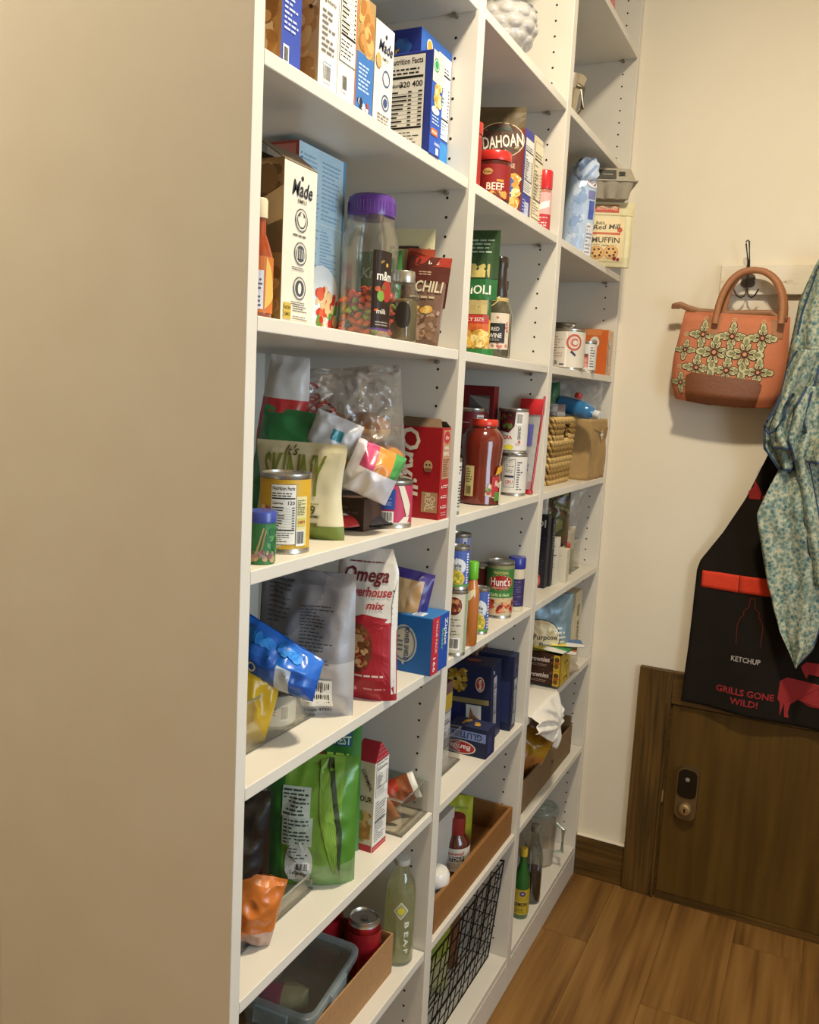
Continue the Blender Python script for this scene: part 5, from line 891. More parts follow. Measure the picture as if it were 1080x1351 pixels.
def lab_hunts(d, hw, h):
    d.rect(-hw, 0, hw, h, '3E7A3A', 1); d.rect(-hw, h * .93, hw, h, '8A8A60', 2); d.tx('TRADITIONAL', 0, h * .86, .009, 'D8C070', 3, fit=.036)
    d.disc(0, h * .66, .030, 'D8B050', 2, ry=h * .155); d.disc(0, h * .66, .0285, 'A01E1E', 3, ry=h * .145); d.tx("Hunt's", .0, h * .68, .025, 'F2E8DC', 5, fit=.046); d.tx('PASTA SAUCE', 0, h * .56, .007, 'E8B8A8', 5, fit=.034)
    d.rect(-hw, h * .38, hw, h * .46, '4A8A3E', 2); d.tx('Garlic & Herb', 0, h * .42, .010, 'D8E0B0', 5, fit=.044); d.rect(-hw, 0, hw, h * .36, 'C8B89A', 3); d.food(-hw, .003, hw, h * .37, ['A8301E', 'C8482E', 'D8C090', '8A2418', 'E0A070'], 90, .003, .007, 4, 4)
can('pasta_sauce_tin', 'green and red pasta sauce tin with a spaghetti picture', (-.042, 1.008, z), .0310, .128, lab_hunts, '3E7A3A', -68)
bottle('parmesan_shaker', 'white shaker with a dark blue lid and blue label beside the pasta sauce tin', 'bottle', (-.030, 1.086, z), [(.0185, 0), (.0195, .003), (.0195, .100), (.018, .104)], 'D8CCB0', M_GLOSS, [(.0200, .100), (.0208, .102), (.0208, .124), (.019, .127), (.001, .128)], '2E3690', lambda d, hw, h: d.rect(-hw, h * .10, hw, h * .78, '3A2E5E', 1).para(-.016, h * .14, .016, h * .74, 10, '6A5E98', 2, .4), (.002, .098), .0197, -68, 'D8CCB0')
can('round_tin', 'dark red round tin peeking out behind the pasta sauce tin', (-.095, 1.03, z), .0300, .110, lambda d, hw, h: d.rect(-hw, 0, hw, h, '7A2A2A', 1), '7A2A2A', -68)
# ---- pasta boxes
z = ZS[5]
BN = '1C2240'
clear_bin('clear_bin', 'clear bin with a red snack box left of the pasta boxes', (-.050, .640, z), .22, .205, .075)
fr = D(.02).rect(0, .125, .10, .160, 'B08A2A', 1).rect(0, .158, .10, .184, '5A2A24', 2).rect(0, .0, .10, .125, '8E1E22', 1).tx('Cheez', .07, .092, .020, 'E8C0B0', 3, rot=.1, fit=.05).food(.02, .0, .1, .035, ['C89A4A', 'A86A2A', 'D8B070'], 20, .006, .012, 2, 2).food(.045, .04, .1, .075, ['C85A2A', 'A8301E', 'D8823A'], 16, .006, .012, 2, 5).tx('baked', .07, .045, .010, '7A5AA0', 8, fit=.035)
sd = D(.02).rect(0, .125, .05, .160, 'C8A83A', 1).rect(0, .160, .05, .185, '7A5A50', 1).nutri(.006, .02, .044, .120, bg='D0CCC8')
carton('snack_box', 'red and yellow snack box in the clear bin by the first divider', 'box', (-.062, .760, z + .003), .10, .050, .185, dict(f='8E1E22', s='A8A4A8', t='5A2A24'), fr, sd)
fr = D(.02).rect(.0, .036, .088, .056, '7A8AB8', 1).tx('GLUTEN', .044, .046, .019, '26305A', 3, rot=PI, fit=.070).disc(.030, .017, .036, 'D8CCB8', 2, ry=.0155).disc(.030, .017, .033, 'A8242A', 3, ry=.0130).tx('Barilla', .030, .0165, .016, 'F0E4DC', 5, rot=PI, shear=.15, fit=.048)
tp = D(.02).food(.01, .01, .07, .045, ['C8A040', 'B88A34'], 5, .004, .008, 1, 2)
carton('pasta_carton', 'dark blue gluten free pasta box placed upside down at the front', 'box', (-.002, .876, z), .090, .052, .066, dict(f=BN, s='22284A', t='2A3054'), fr, D(.02).rect(.004, .01, .03, .05, '2E3660', 1), tp)
fr = D(.02).rect(.004, .020, .034, .085, '20285A', 1).rect(.046, .030, .082, .085, 'D8D4CC', 2).poly([(.052, .032), (.078, .032), (.080, .052), (.064, .062), (.056, .080)], '9A6A44', 4).rect(0, .088, .10, .10, '8A7A50', 1)
fr.food(.0, .11, .050, .170, ['B89030', 'A07A24', 'C8A848', '8A6A20'], 50, .004, .008, 2, 3).disc(.078, .135, .011, 'C8B8A8', 3, ry=.018).disc(.078, .135, .009, 'A8382E', 4, ry=.015).tx('Barilla', .078, .135, .010, 'F0E4DC', 6, rot=PI / 2, fit=.024)
sd = D(.02).nutri(.014, .035, .040, .150, bg='A8A8B0').tx('gf', .014, .162, .014, 'C8CCD8', 3, rot=PI / 2)
carton('pasta_carton', 'tall dark blue pasta box picturing yellow pasta, behind the upside down one', 'box', (-.026, .966, z), .105, .080, .178, dict(f='1E2444', s='23294A', t='2A3054'), fr, sd, D(.02).disc(.05, .04, .018, 'A05A4A', 1, ry=.012), rz=4, ry=-2)
sd = D(.02).nutri(.010, .012, .036, .125, bg='A8A8AE').para(.006, .13, .04, .165, 6, '6A70A0', 2)
carton('pasta_carton', 'last dark blue pasta box on the right with a grey nutrition table side', 'box', (-.012, 1.060, z), .105, .045, .182, dict(f='1A2040', s='1E2442', t='262C50'), D(.02).rect(.06, .02, .10, .12, '262E58', 1), sd, rz=4)
carton('lentil_box', 'speckled brown box with pale lettering at the back of the pasta box shelf', 'box', (-.100, 1.040, z), .18, .075, .235, dict(f='6E5034', s='7A5638', t='6E5034'), D(.02).food(0, .12, .18, .235, ['8A6844', '5A4028', 'A8845A'], 120, .004, .008, 1, 2), D(.02).tx('LENTILS', .04, .18, .03, 'C8AC84', 3, rot=PI / 2, fit=.09))
# ---- tray with ketchup
z = ZS[6]
M_ = MB()
def tray(name, label, loc, dx, dy, h, col, mat, t=.008, part='board'):
    """open tray from four boards and a base; root at near front corner"""
    o = thing(name, label, 'tray', loc)
    MB().box(-dx, 0, 0, 0, dy, .005, col).build('base_panel', mat, o, 0)
    for b in ((-t, 0, .005, 0, dy, h), (-dx, 0, .005, -dx + t, dy, h), (-dx + t, 0, .005, -t, t, h), (-dx + t, dy - t, .005, -t, dy, h)): MB().box(*b, col).build(part, mat, o, 0, bevel=.0008)
    return o
tray('wooden_tray', 'brown wooden tray holding a ketchup bottle in the middle bay', (-.010, .655, z), .32, .465, .072, '8C6034', M_WOODY)
carton('white_box', 'plain grey white box standing in the wooden tray by the first divider', 'box', (-.060, .690, z + .005), .16, .17, .165, dict(f='B8B4AC', s='C8C4BC', t='BDB9B1'), None, None)
KP = [(.028, 0), (.031, .003), (.031, .028), (.0325, .034), (.0325, .070), (.030, .087), (.021, .099), (.0175, .105)]
bottle('ketchup_bottle', 'ketchup bottle with white label and dark red collar in the wooden tray', 'bottle', (-.058, .870, z + .0055), KP, '4A1612', M_LIQ, [(.0175, .100), (.020, .102), (.020, .136), (.019, .140), (.001, .141)], '8A2A28', lambda d, hw, h: d.rect(-.03, 0, .03, h, 'D8CFC0', 1).tx('Stonewall', 0, h * .80, .012, 'A83A34', 3, shear=.25, fit=.040).rect(-.022, h * .44, .022, h * .66, '2A2420', 2).tx('KETCHUP', 0, h * .55, .013, 'E8E0D4', 4, fit=.040).para(-.02, h * .08, .02, h * .38, 4, 'B89A90', 2), (.026, .078), .0330, -68, 'D8CFC0')
bottle('white_lidded_jar', 'jar with a round white lid at the near end of the wooden tray', 'jar', (-.040, .725, z + .0055), [(.024, 0), (.026, .003), (.026, .055), (.022, .062)], 'B8B0A4', M_GLOSS, [(.027, .060), (.0285, .063), (.0285, .082), (.024, .090), (.001, .094)], 'E4E0DA')
d1 = D(.012).rect(.012, .108, .040, .116, '3A4A1E', 1).rect(.0, .10, .095, .104, '8A9A2A', 1).para(.012, .03, .06, .09, 4, 'A8B44A', 1, .5)
bag('lime_pouch', 'crinkled yellow green pouch behind the ketchup bottle in the wooden tray', 'pouch', (-.120, .985, z + .0055), .105, .128, .05, lambda u, v, s: 'A8B02E' if v > .5 else 'B4B838', 20, prof='pouch', wr=.004, seed=6, f=15, front=d1)
# ---- wire basket
z = ZS[7]
wb = thing('wire_basket', 'black wire mesh basket on the lowest shelf of the middle bay', 'basket', (-.045, .652, z))
bw, bd, bh, fl_ = .46, .29, .265, .028
def wpt(side, t, k):
    e = fl_ * k
    if side == 0: return (e * .9, -e * 0 + (bw) * t, bh * k)
    if side == 1: return (-bd + (bd + e * .9) * t, bw, bh * k)
    if side == 2: return (-bd, bw * t, bh * k)
    return (-bd + (bd + e * .9) * t, 0, bh * k)
m = MB(); WC = '2A2420'
for k in range(8):
    kk = k / 7; m.tube([wpt(0, t / 16, kk) for t in range(17)], .0013, WC, 5); m.tube([wpt(1, t / 8, kk) for t in range(9)], .0013, WC, 5); m.tube([wpt(2, t / 8, kk) for t in range(9)], .0013, WC, 5); m.tube([wpt(3, t / 8, kk) for t in range(9)], .0013, WC, 5)
for t in range(17): m.tube([wpt(0, (t + .18 * math.sin(t * 2.3 + 0)) / 16, k / 6) for k in range(7)], .0013, WC, 5); m.tube([wpt(2, t / 16, k / 6) for k in range(7)], .0013, WC, 5)
for t in range(12): m.tube([wpt(1, t / 11, k / 6) for k in range(7)], .0013, WC, 5); m.tube([wpt(3, t / 11, k / 6) for k in range(7)], .0013, WC, 5); m.tube([(-bd + bd * t / 11, 0, .0014), (-bd + bd * t / 11, bw, .0014)], .0013, WC, 5)
m.build('wire_mesh', M_DARKM, wb, 60, kind='stuff')
MB().tube([wpt(0, 0, 1), wpt(0, 1, 1), wpt(1, 0, 1), wpt(3, 0, 1)], .0026, WC, 6, closed=True).build('rim', M_DARKM, wb, 60)
bag('onion_bag', 'grey white bag inside the wire basket', 'bag', (-.180, .760, z + .005), .19, .17, .12, 'B0A89A', 20, prof='sack', wr=.008, seed=3)
bag('green_packet', 'green and yellow packet inside the wire basket', 'packet', (-.150, .905, z + .005), .15, .19, .08, lambda u, v, s: '8A9A3A' if v > .5 else 'A8A878', 30, prof='pouch', wr=.006, seed=8)
bag('brown_sack', 'brown paper sack at the far end inside the wire basket', 'bag', (-.170, 1.020, z + .005), .15, .18, .10, '6A4A30', 15, prof='sack', wr=.006, seed=9, mat=M_KRAFT)
# ================================================================== far bay
bag('pink_packet', 'pink packet edge on the topmost shelf of the far bay', 'packet', (-.055, 1.585, ZS[-1]), .05, .075, .03, 'C87878', 40, prof='sack', wr=.003, seed=2)
z = ZS[0]
r = thing('steel_pitcher', 'shiny steel pitcher with a flared rim behind the second divider', 'pitcher', (-.110, 1.445, z))
MB().lathe([(.036, 0), (.038, .003), (.034, .02), (.032, .07), (.040, .125), (.056, .160), (.054, .160), (.038, .125), (.030, .07), (.032, .02)], 'C8C0AC', 40, caps=False).build('pitcher_body', M_TIN, r, 50)
MB().tube([(.042, -.018, .135), (.058, -.024, .125), (.058, -.024, .075), (.033, -.016, .05)], .004, 'A8A090', 8, flat=1.6).build('handle', M_TIN, r, 60)
z = ZS[1]
d1 = D(.012).food(.005, .02, .055, .20, ['8FA8D0', 'A8BCDC', 'C8D4E8'], 16, .010, .020, 1, 4).disc(.060, .190, .018, 'E8E8EC', 6, ry=.011, rot=-.5).tx('Gold', .060, .190, .013, '6A2A4A', 7, rot=-.5, fit=.026).rect(.058, .10, .073, .145, '4A5EB0', 6).rect(.056, .01, .076, .09, 'DCDCE0', 6).para(.058, .014, .074, .086, 8, '8A8A9A', 7).rect(.054, .15, .074, .17, '7A7AB0', 6)
bag('flour_sack', 'tall blue and white flour sack folded over at its top in the far bay', 'bag', (-.056, 1.470, z), .082, .235, .065, lambda u, v, s: 'B4C6DE', 28, prof='sack', wr=.004, seed=11, f=14, front=d1, mat=M_GLOSS, outl=lambda v: (1 - .30 * max(0, v - .75) * 2, .006 * v))
m = MB()
def roll(u, v): a = 2 * PI * v; return ((u - .5) * .060, .020 * math.cos(a) * (1 + .10 * math.sin(7 * u + 3)), .034 * math.sin(a) * math.sin(PI * min(1, max(0, .12 + .76 * u))) + .002 * math.sin(20 * u))
m.grid(roll, 16, 18, lambda u, v: 'C4D2E6' if (int(u * 7) + int(v * 5)) % 3 else '8FA6CC')
o = m.build('folded_top', M_GLOSS, [c for c in bpy.data.objects if c.name.startswith('flour_sack')][0], 60, loc=(.010, -.026, .222)); o.rotation_euler = (.2, .7, .2)
r = thing('muffin_mix_bag', 'cream muffin mix bag with a cookie picture under the egg carton', 'bag', (-.008, 1.600, z), 22)
d1 = D(.012).rect(.030, .142, .094, .164, 'C0503A', 1).tx('GLUTEN FREE', .062, .153, .010, 'E8C8A8', 3, fit=.056).rect(.004, .134, .132, .1365, 'B8A878', 1)
d1.rect(.014, .012, .110, .128, 'E4CFA0', 1).tx("Bob's", .045, .113, .012, '4A3A30', 4, shear=.1, fit=.022).tx('Red Mill', .062, .103, .018, '4A3A30', 4, shear=.15, rot=.06, fit=.070).disc(.098, .096, .007, 'C0503A', 3).rect(.026, .082, .100, .088, 'C8603E', 3).tx('MUFFIN', .062, .068, .020, '4A3A30', 4, fit=.074).tx('mix', .062, .054, .009, '6A5A48', 4, fit=.02).para(.03, .054, .05, .057, 1, '9A8A70', 3).para(.075, .054, .098, .057, 1, '9A8A70', 3)
for a, b_ in ((.040, .034), (.078, .036)):
    d1.disc(a, b_, .020, 'C8945A', 3, ry=.018).disc(a, b_, .018, 'D8A868', 4, ry=.016)
    for k in range(6): d1.disc(a + .011 * math.cos(k * 1.1), b_ + .010 * math.sin(k * 1.1), .003, '4A2E1E', 6)
d1.disc(.088, .020, .005, '8A2A2A', 6).disc(.098, .018, .004, '8A2A2A', 6).rect(.114, .0, .136, .135, 'E8DEB4', 1).rect(.0, .0, .114, .010, 'E0D2A4', 2)
bag(None, None, None, None, .136, .172, .055, 'DCCFA2', prof='pouch', wr=.0015, seed=4, front=d1, root=r, mat=M_PAPER)
r = thing('egg_carton', 'grey pulp egg carton with a dark label lying on the muffin mix bag', 'carton', (-.012, 1.602, z + .1735), 22)
def pulp(z0, z1, o0, o1, name, col, lumps):
    m = MB()
    def f(u, v):
        a = 2 * PI * u; s = 6.0; ca, sa = math.cos(a), math.sin(a); q = 1 / (abs(ca) ** s + abs(sa) ** s) ** (1 / s); e = o0 + (o1 - o0) * v
        if lumps: e -= .016 * (1 - abs(math.sin(1.5 * (ca * q + 1) * PI))) ** 2.2 * (1 - v * .7)
        return ((.062 + e) * ca * q, (.046 + e) * sa * q, z0 + (z1 - z0) * v)
    m.grid(f, 72, 10, col, wrap=True); n = len(m.v)
    if not lumps: m.ngon([f(k / 72, 1) for k in range(72)], col)
    else: m.ngon([f(k / 72, 0) for k in range(71, -1, -1)], col)
    return m.build(name, M_KRAFT, r, 50)
lid = pulp(.045, .078, .004, -.010, 'lid', 'A09684', False); base = pulp(0, .043, -.006, .004, 'egg_cup_base', '9A907E', True)
MB().box(-.068, -.052, .0425, .068, .052, .0465, 'A89E8C').build('rim_flange', M_KRAFT, r, 0, bevel=.001)
d = D(.02); d.rect(-.064, .048, .010, .072, '3E3A30', 1); d.rect(-.03, .0585, .0, .0605, 'A8A08C', 2); d.rect(.018, .058, .036, .068, '2A2620', 1)
d.build(lambda u, v, o: (u * .9, -.0525 + (v - .045) * .36 - o * 2, v), 'label_print', lid)
# ---- soup tin and baking soda
z = ZS[2]
def lab_C(d, hw, h):
    d.rect(-hw, 0, hw, h, 'DAD0C0', 1); d.ring(.016, h * .70, .021, .0055, 'C05A4A', 3); d.ring(.016, h * .70, .0115, .003, 'D8A090', 3); d.tx('C', .016, h * .70, .026, 'B84A3A', 4); d.poly([(.006, h * .42), (.020, h * .30), (.022, h * .36), (.010, h * .48)], '3A3450', 3); d.rect(-.006, 0, -.002, h, 'F0E8D8', 2)
    d.para(-.040, h * .28, -.008, h * .9, 8, 'B08A80', 2, .3); d.bars(-.036, h * .05, -.024, h * .20); d.rect(-.020, h * .06, -.008, h * .10, '3A345A', 2)
can('powder_tin', 'big cream tin with a red C emblem in the far bay', (-.042, 1.418, z), .0440, .104, lab_C, 'DAD0C0', -74)
can('small_tin', 'small white tin between the cream tin and the orange box', (-.020, 1.530, z), .0255, .082, lambda d, hw, h: d.rect(-hw, 0, hw, h, 'D8D4CC', 1).rect(-.014, h * .1, .004, h * .62, 'C8685A', 2).rect(-.012, h * .5, .002, h * .62, '7A4A4A', 3).disc(-.005, h * .36, .006, 'E0A090', 3).disc(-.004, h * .18, .006, 'E0A090', 3).para(.008, .006, .024, h - .006, 8, '6A7470', 3, .4), 'D8D4CC', -74)
bag('dark_packet', 'dark foil packet lying on top behind the cream tin', 'packet', (-.090, 1.47, z + .0), .10, .128, .05, lambda u, v, s: '4A4238', 10, prof='pouch', wr=.006, seed=5)
fr = D(.02).rect(.0, .112, .066, .130, 'D8824A', 1).disc(.046, .092, .014, 'E4DCD0', 2, ry=.017).disc(.046, .094, .008, 'A89A88', 3, ry=.006).para(.036, .082, .056, .088, 1, '9A8A7A', 3)
sd = D(.02).rect(0, .09, .05, .10, 'D8B898', 2).nutri(.006, .006, .032, .098, bg='D0C8B4', dark='7A7468')
carton('baking_soda_box', 'orange baking soda box with a round white emblem at the right end of its shelf', 'box', (-.004, 1.692, z), .085, .060, .128, dict(f='D0662A', s='D8B088', t='D88A50'), fr, sd)
bottle('yellow_bottle', 'yellow and brown bottle almost hidden behind the second divider', 'bottle', (-.080, 1.43, z), [(.012, 0), (.013, .003), (.013, .13), (.008, .16), (.008, .20)], '8A4A24', M_LIQ, [(.009, .198), (.009, .235), (.001, .236)], 'D8A83A').location = (-.115, 1.395 - .11, z)
# ---- baskets
z = ZS[3]
sb = thing('woven_basket', 'woven seagrass basket with a handle gap standing by the second divider', 'basket', (-.050, 1.328, z))
bdx, bdy, bhh = .17, .20, .172; nr = 12
m = MB()
def brect(t, off, r_=.022):
    P = rr(-bdx - off, -off, off, bdy + off, r_, 4); n = len(P); L = []; tot = 0
    for i in range(n): a, b_ = P[i], P[(i + 1) % n]; l_ = math.hypot(b_[0] - a[0], b_[1] - a[1]); L.append((tot, l_, a, b_)); tot += l_
    s = (t % 1) * tot
    for t0, l_, a, b_ in L:
        if t0 <= s <= t0 + l_ + 1e-9: k = (s - t0) / max(l_, 1e-9); return a[0] + (b_[0] - a[0]) * k, a[1] + (b_[1] - a[1]) * k
    return P[0]
for i in range(nr):
    zc = .008 + i * (bhh - .012) / (nr - 1); flare = .010 * i / nr; m = MB(); N_ = 230
    for ph in (0, PI):
        m = MB(); segs = []; cur = []
        for k in range(N_ + 1):
            t = k / N_; x, y = brect(t, flare + .0060 * math.sin(2 * PI * t * 25 + ph + i * 1.9)); zz = zc + .0068 * math.cos(2 * PI * t * 25 + ph + i * 1.9)
            gap = 8 <= i <= 10 and x > -.03 and .095 < y < .148
            if gap:
                if len(cur) > 2: segs.append(cur)
                cur = []
            else: cur.append((x, y, zz))
        if len(cur) > 2: segs.append(cur)
        for sg in segs: m.tube(sg, .0047 + .0005 * math.sin(i * 2.1), ['C8A464', '9C7A44', 'D0AE72', 'A8854C'][(i + (2 if ph else 0) + (i // 2)) % 4], 6)
        m.build('woven_strand', M_STRAW, sb, 70)
m = MB(); P = rr(-bdx, 0, 0, bdy, .022, 4); m.ngon([(x, y, .003) for x, y in P], 'A88248'); m.ngon([(x * .98 - .002, y * .98 + .002, bhh * .72) for x, y in P], '5A4228'); m.build('basket_base', M_STRAW, sb, 0)
bag('white_packet', 'pale packet sticking out of the near corner of the woven basket', 'packet', (-.120, 1.385, z + .125), .065, .088, .03, 'D8CEB8', 25, ry=-8, prof='pillow', wr=.006, seed=7, f=20)
bag('clear_snack_bag', 'clear snack bag with red and white print in the top of the woven basket', 'bag', (-.105, 1.440, z + .130), .12, .080, .06, lambda u, v, s: 'C8C4C0' if (int(u * 6) + int(v * 4)) % 2 else '8A7A78', 15, prof='pillow', wr=.010, seed=27, f=24)
pb = thing('kraft_bin', 'tan kraft paper bin with a round grommet beside the woven basket', 'bin', (-.004, 1.580, z))
m = MB(); KC = 'A98A5C'; px_, py_, ph_ = .18, .185, .172
def kb(u, v):
    P = [(0, 0), (0, py_), (-px_, py_), (-px_, 0)]; s = (u % 1) * 4; i = int(s) % 4; k = s - int(s); a, b_ = P[i], P[(i + 1) % 4]
    x = a[0] + (b_[0] - a[0]) * k; y = a[1] + (b_[1] - a[1]) * k; q = crumple(x * 1.3 + y, v * ph_, 3, .004, 16); return (x + q, y + q * .5, v * ph_)
m.grid(kb, 64, 20, lambda u, v: KC, wrap=True); m.ngon([(0, 0, .002), (0, py_, .002), (-px_, py_, .002), (-px_, 0, .002)], KC); o = m.build('paper_bin', M_KRAFT, pb, 50); so = o.modifiers.new('thickness', 'SOLIDIFY'); so.thickness = .0018
m = MB(); m.tube([(.0015, .115 + .012 * math.cos(2 * PI * k / 24), .128 + .012 * math.sin(2 * PI * k / 24)) for k in range(24)], .0026, 'C8BCA8', 6, closed=True); m.build('grommet', M_TIN, pb, 60)
MB().lathe([(.0105, 0), (.0105, .001), (.001, .001)], 'D8D8D4', 20).build('grommet_hole', M_GLOSS, pb, 0, loc=(.001, .115, .128)).rotation_euler = (0, PI / 2, 0)
MB().tube([(.003, .02, .145), (.004, .06, .138), (.003, .105, .134)], .0018, '9A7A4A', 6).tube([(.003, .128, .134), (.004, .16, .138), (.003, .182, .146)], .0018, '9A7A4A', 6).build('cord', M_STRAW, pb, 60)
o = bottle('blue_squeeze_bottle', 'blue squeeze bottle with a red cap lying across the tops of the basket and bin', 'bottle', (0, 0, 0), [(.012, 0), (.021, .008), (.023, .03), (.023, .085), (.017, .105), (.010, .112)], '2E6A9A', M_LIQ, [(.010, .110), (.011, .112), (.011, .128), (.001, .129)], 'D8DCDC')
o.location = (-.088, 1.520, z + .215); o.rotation_euler = (math.radians(18), math.radians(104), math.radians(10))
MB().lathe([(.010, 0), (.011, .003), (.010, .014), (.001, .016)], 'B83A34', 20).build('red_cap', M_GLOSS, o, 50, loc=(-.026, -.006, .055)).rotation_euler = (0, -PI / 2, 0)
bag('red_green_bag', 'dark red and green bag slumped behind the blue squeeze bottle', 'bag', (-.150, 1.50, z + .165), .16, .095, .06, lambda u, v, s: '6A3A2A' if u < .6 else '3A6A4A', 15, ry=-8, prof='pillow', wr=.008, seed=13, f=20)
bag('plastic_bag', 'clear plastic bag of paper goods stuffed above the kraft bin', 'bag', (-.075, 1.655, z + .155), .15, .125, .10, 'F0EEE8', 24, prof='pillow', wr=.010, seed=33, f=14, mat=M_HAZY, nu=36, nv=36)
# ---- black box shelf
z = ZS[4]
s1 = D(.02).disc(.022, .160, .006, 'C8C4BC', 2).ring(.022, .160, .009, .002, 'C8C4BC', 2)
fr = D(.02).disc(.034, .172, .0085, 'C8C4BC', 2).disc(.034, .172, .005, '26242E', 3).rect(.045, .162, .049, .182, 'C8C4BC', 2).para(.020, .04, .052, .14, 10, '3E3C4A', 1, .3).disc(.034, .020, .010, 'B85A48', 2, ry=.020).disc(.034, .018, .005, 'E8C8B8', 3, ry=.012)
carton('black_box', 'tall black box with a round pale emblem standing by the second divider', 'box', (-.040, 1.352, z), .055, .030, .195, dict(f='26242E', s='201E28', t='2A2832'), fr, None)
carton('black_box', 'dark box pressed behind the tall black box with grey text on its side', 'box', (-.036, 1.386, z), .075, .022, .182, dict(f='2A2832', s='22202A', t='2A2832'), None, D(.02).para(.003, .10, .02, .17, 9, '8A8890', 1, .4))
carton('white_slim_box', 'slim white box with small dark print next to the black boxes', 'box', (-.030, 1.416, z), .032, .030, .128, dict(f='D8D0C0', s='E0D8C8', t='D0C8B8'), D(.02).para(.004, .09, .028, .122, 5, '6A645C', 1, .4).para(.004, .03, .028, .075, 6, '9A948A', 1, .3).rect(0, .080, .032, .082, '4A4640', 2), None)
fr = D(.02).para(.006, .05, .045, .085, 5, 'A8A08E', 1, .35).rect(.006, .008, .030, .013, '6A8A94', 1)
carton('cream_box', 'low cream carton at the front of the black box shelf', 'box', (-.014, 1.462, z), .060, .030, .092, dict(f='DAD2BE', s='D0C6AE', t='E0D8C6'), fr, None)
clear_bin('clear_bin', 'clear bin with dried snack bags at the back of the black box shelf', (-.040, 1.500, z), .26, .200, .090)
bag('herb_bag', 'clear bag of green and red dried food behind the black boxes', 'bag', (-.120, 1.520, z + .085), .17, .165, .08, lambda u, v, s: ['4A4A34', '5A5A2E', '6A4A3A', '3A3428', '7A7A4A'][int(u * 11 + v * 7 + 3 * math.sin(9 * u) * math.cos(7 * v)) % 5], 15, prof='pillow', wr=.010, seed=29, f=20)
bag('red_snack_bag', 'clear bag with red patches in the clear bin on the black box shelf', 'bag', (-.105, 1.560, z + .012), .16, .13, .08, lambda u, v, s: 'B8463A' if (u - .25) ** 2 + (v - .75) ** 2 < .025 or (u - .8) ** 2 + (v - .55) ** 2 < .02 else ('8A8468' if v < .5 else 'A89C86'), 18, prof='pillow', wr=.009, seed=35, f=20)
bag('clear_pouch', 'crinkled clear pouch leaning over the dried food on the black box shelf', 'pouch', (-.090, 1.600, z + .12), .11, .14, .05, 'F0EEE8', 20, ry=10, prof='pillow', wr=.009, seed=37, f=18, mat=M_HAZY)
bag('grey_sleeve', 'pale grey paper sleeve above the tall black box', 'packet', (-.085, 1.368, z), .07, .250, .02, 'A89C90', 12, prof='pillow', wr=.003, seed=38)
# ---- flour and brownies
z = ZS[5]
d1 = D(.012).disc(.060, .125, .058, 'D8C8A0', 1, ry=.052).ring(.060, .125, .060, .003, '3A4A54', 2, ry=.054).disc(.020, .155, .024, '8A8AA0', 3, ry=.012).tx('All-Purpose', .062, .128, .020, '3E3230', 4, fit=.098).tx('Flour', .080, .106, .020, '3A4A5A', 4, fit=.036).para(.11, .06, .135, .16, 8, 'D8D4C8', 2, .4)
bag('flour_bag', 'crumpled blue grey all-purpose flour bag beside the cream box', 'bag', (-.075, 1.495, z + .004), .155, .245, .10, lambda u, v, s: '7E98A8' if v > .25 else 'A8946A', 24, prof='sack', wr=.006, seed=41, f=13, front=d1, mat=M_SILV, nu=40, nv=46)
carton('cream_mix_box', 'cream upright box with brown lettering behind the flour bag against the end panel', 'box', (-.025, 1.640, z), .10, .070, .225, dict(f='D2C4A0', s='CFC4A4', t='D8CCAE'), D(.02).para(.02, .05, .09, .2, 10, 'A89874', 1, .3), D(.02).tx('SUGAR', .040, .100, .026, '6A5E44', 3, rot=PI / 2, fit=.075).rect(.022, .150, .050, .185, '8A7E60', 1).tx('lb', .040, .035, .014, '9A8A68', 3, rot=PI / 2))
BR = '3E2418'
for k in range(2):
    fr = D(.02).tx('Brownies', .028, .026, .019, 'EAD8C8', 3, rot=.05, shear=.1, fit=.060).para(.006, .006, .055, .014, 2, 'B89A84', 2, .35).food(.058, .004, .082, .042, ['5A3826', '2E1A10', '6A4834'], 14, .003, .006, 1, 4).rect(.070, 0, .088, .043, 'C8A82E', 4).disc(.079, .030, .007, '5A3A1A', 6).disc(.078, .012, .007, '7A4A20', 6).rect(.072, .018, .087, .024, 'A85A20', 6)
    carton('brownie_box', ['brown brownie mix box, lower of the two at the shelf front', 'brown brownie mix box, upper of the two, under the bright packets'][k], 'box', (.004, 1.416, z + .009 + .044 * k), .090, .095, .0435, dict(f=BR, s='C8A82E', t='4A3020'), fr, D(.02).food(.004, .004, .09, .04, ['E0C84A', 'B8902A', '8A5A24'], 16, .004, .008, 1, 3))
for nm, lb, c1, loc, rz_, w_ in (('sprinkle_packet', 'flat orange and white drink mix packet lying on the brownie boxes', 'D8702E', (-.030, 1.465, z + .0975), 12, .12), ('sprinkle_packet', 'flat green drink mix packet under the orange one on the brownie boxes', '4A9A54', (-.045, 1.455, z + .1035), -8, .12), ('sprinkle_packet', 'flat blue and yellow packet sticking out right of the orange one', '3A6EA8', (-.012, 1.500, z + .1095), 24, .10)):
    o = thing(nm, lb, 'packet', loc, rz_); MB().grid(lambda u, v: ((u - .5) * w_, (v - .5) * .075, .0015 + .004 * math.sin(PI * u) * math.sin(PI * v)), 10, 8, lambda u, v: c1 if v > .35 else ('E8D040' if u < .5 else 'E8E4DC')).grid(lambda u, v: ((.5 - u) * w_, (v - .5) * .075, .0005), 10, 8, c1).build('film_packet', M_FOIL, o, 60)
o = thing('napkin_bundle', 'small crumpled cream napkin beside the brownie boxes', 'napkin', (-.020, 1.575, z), 10)
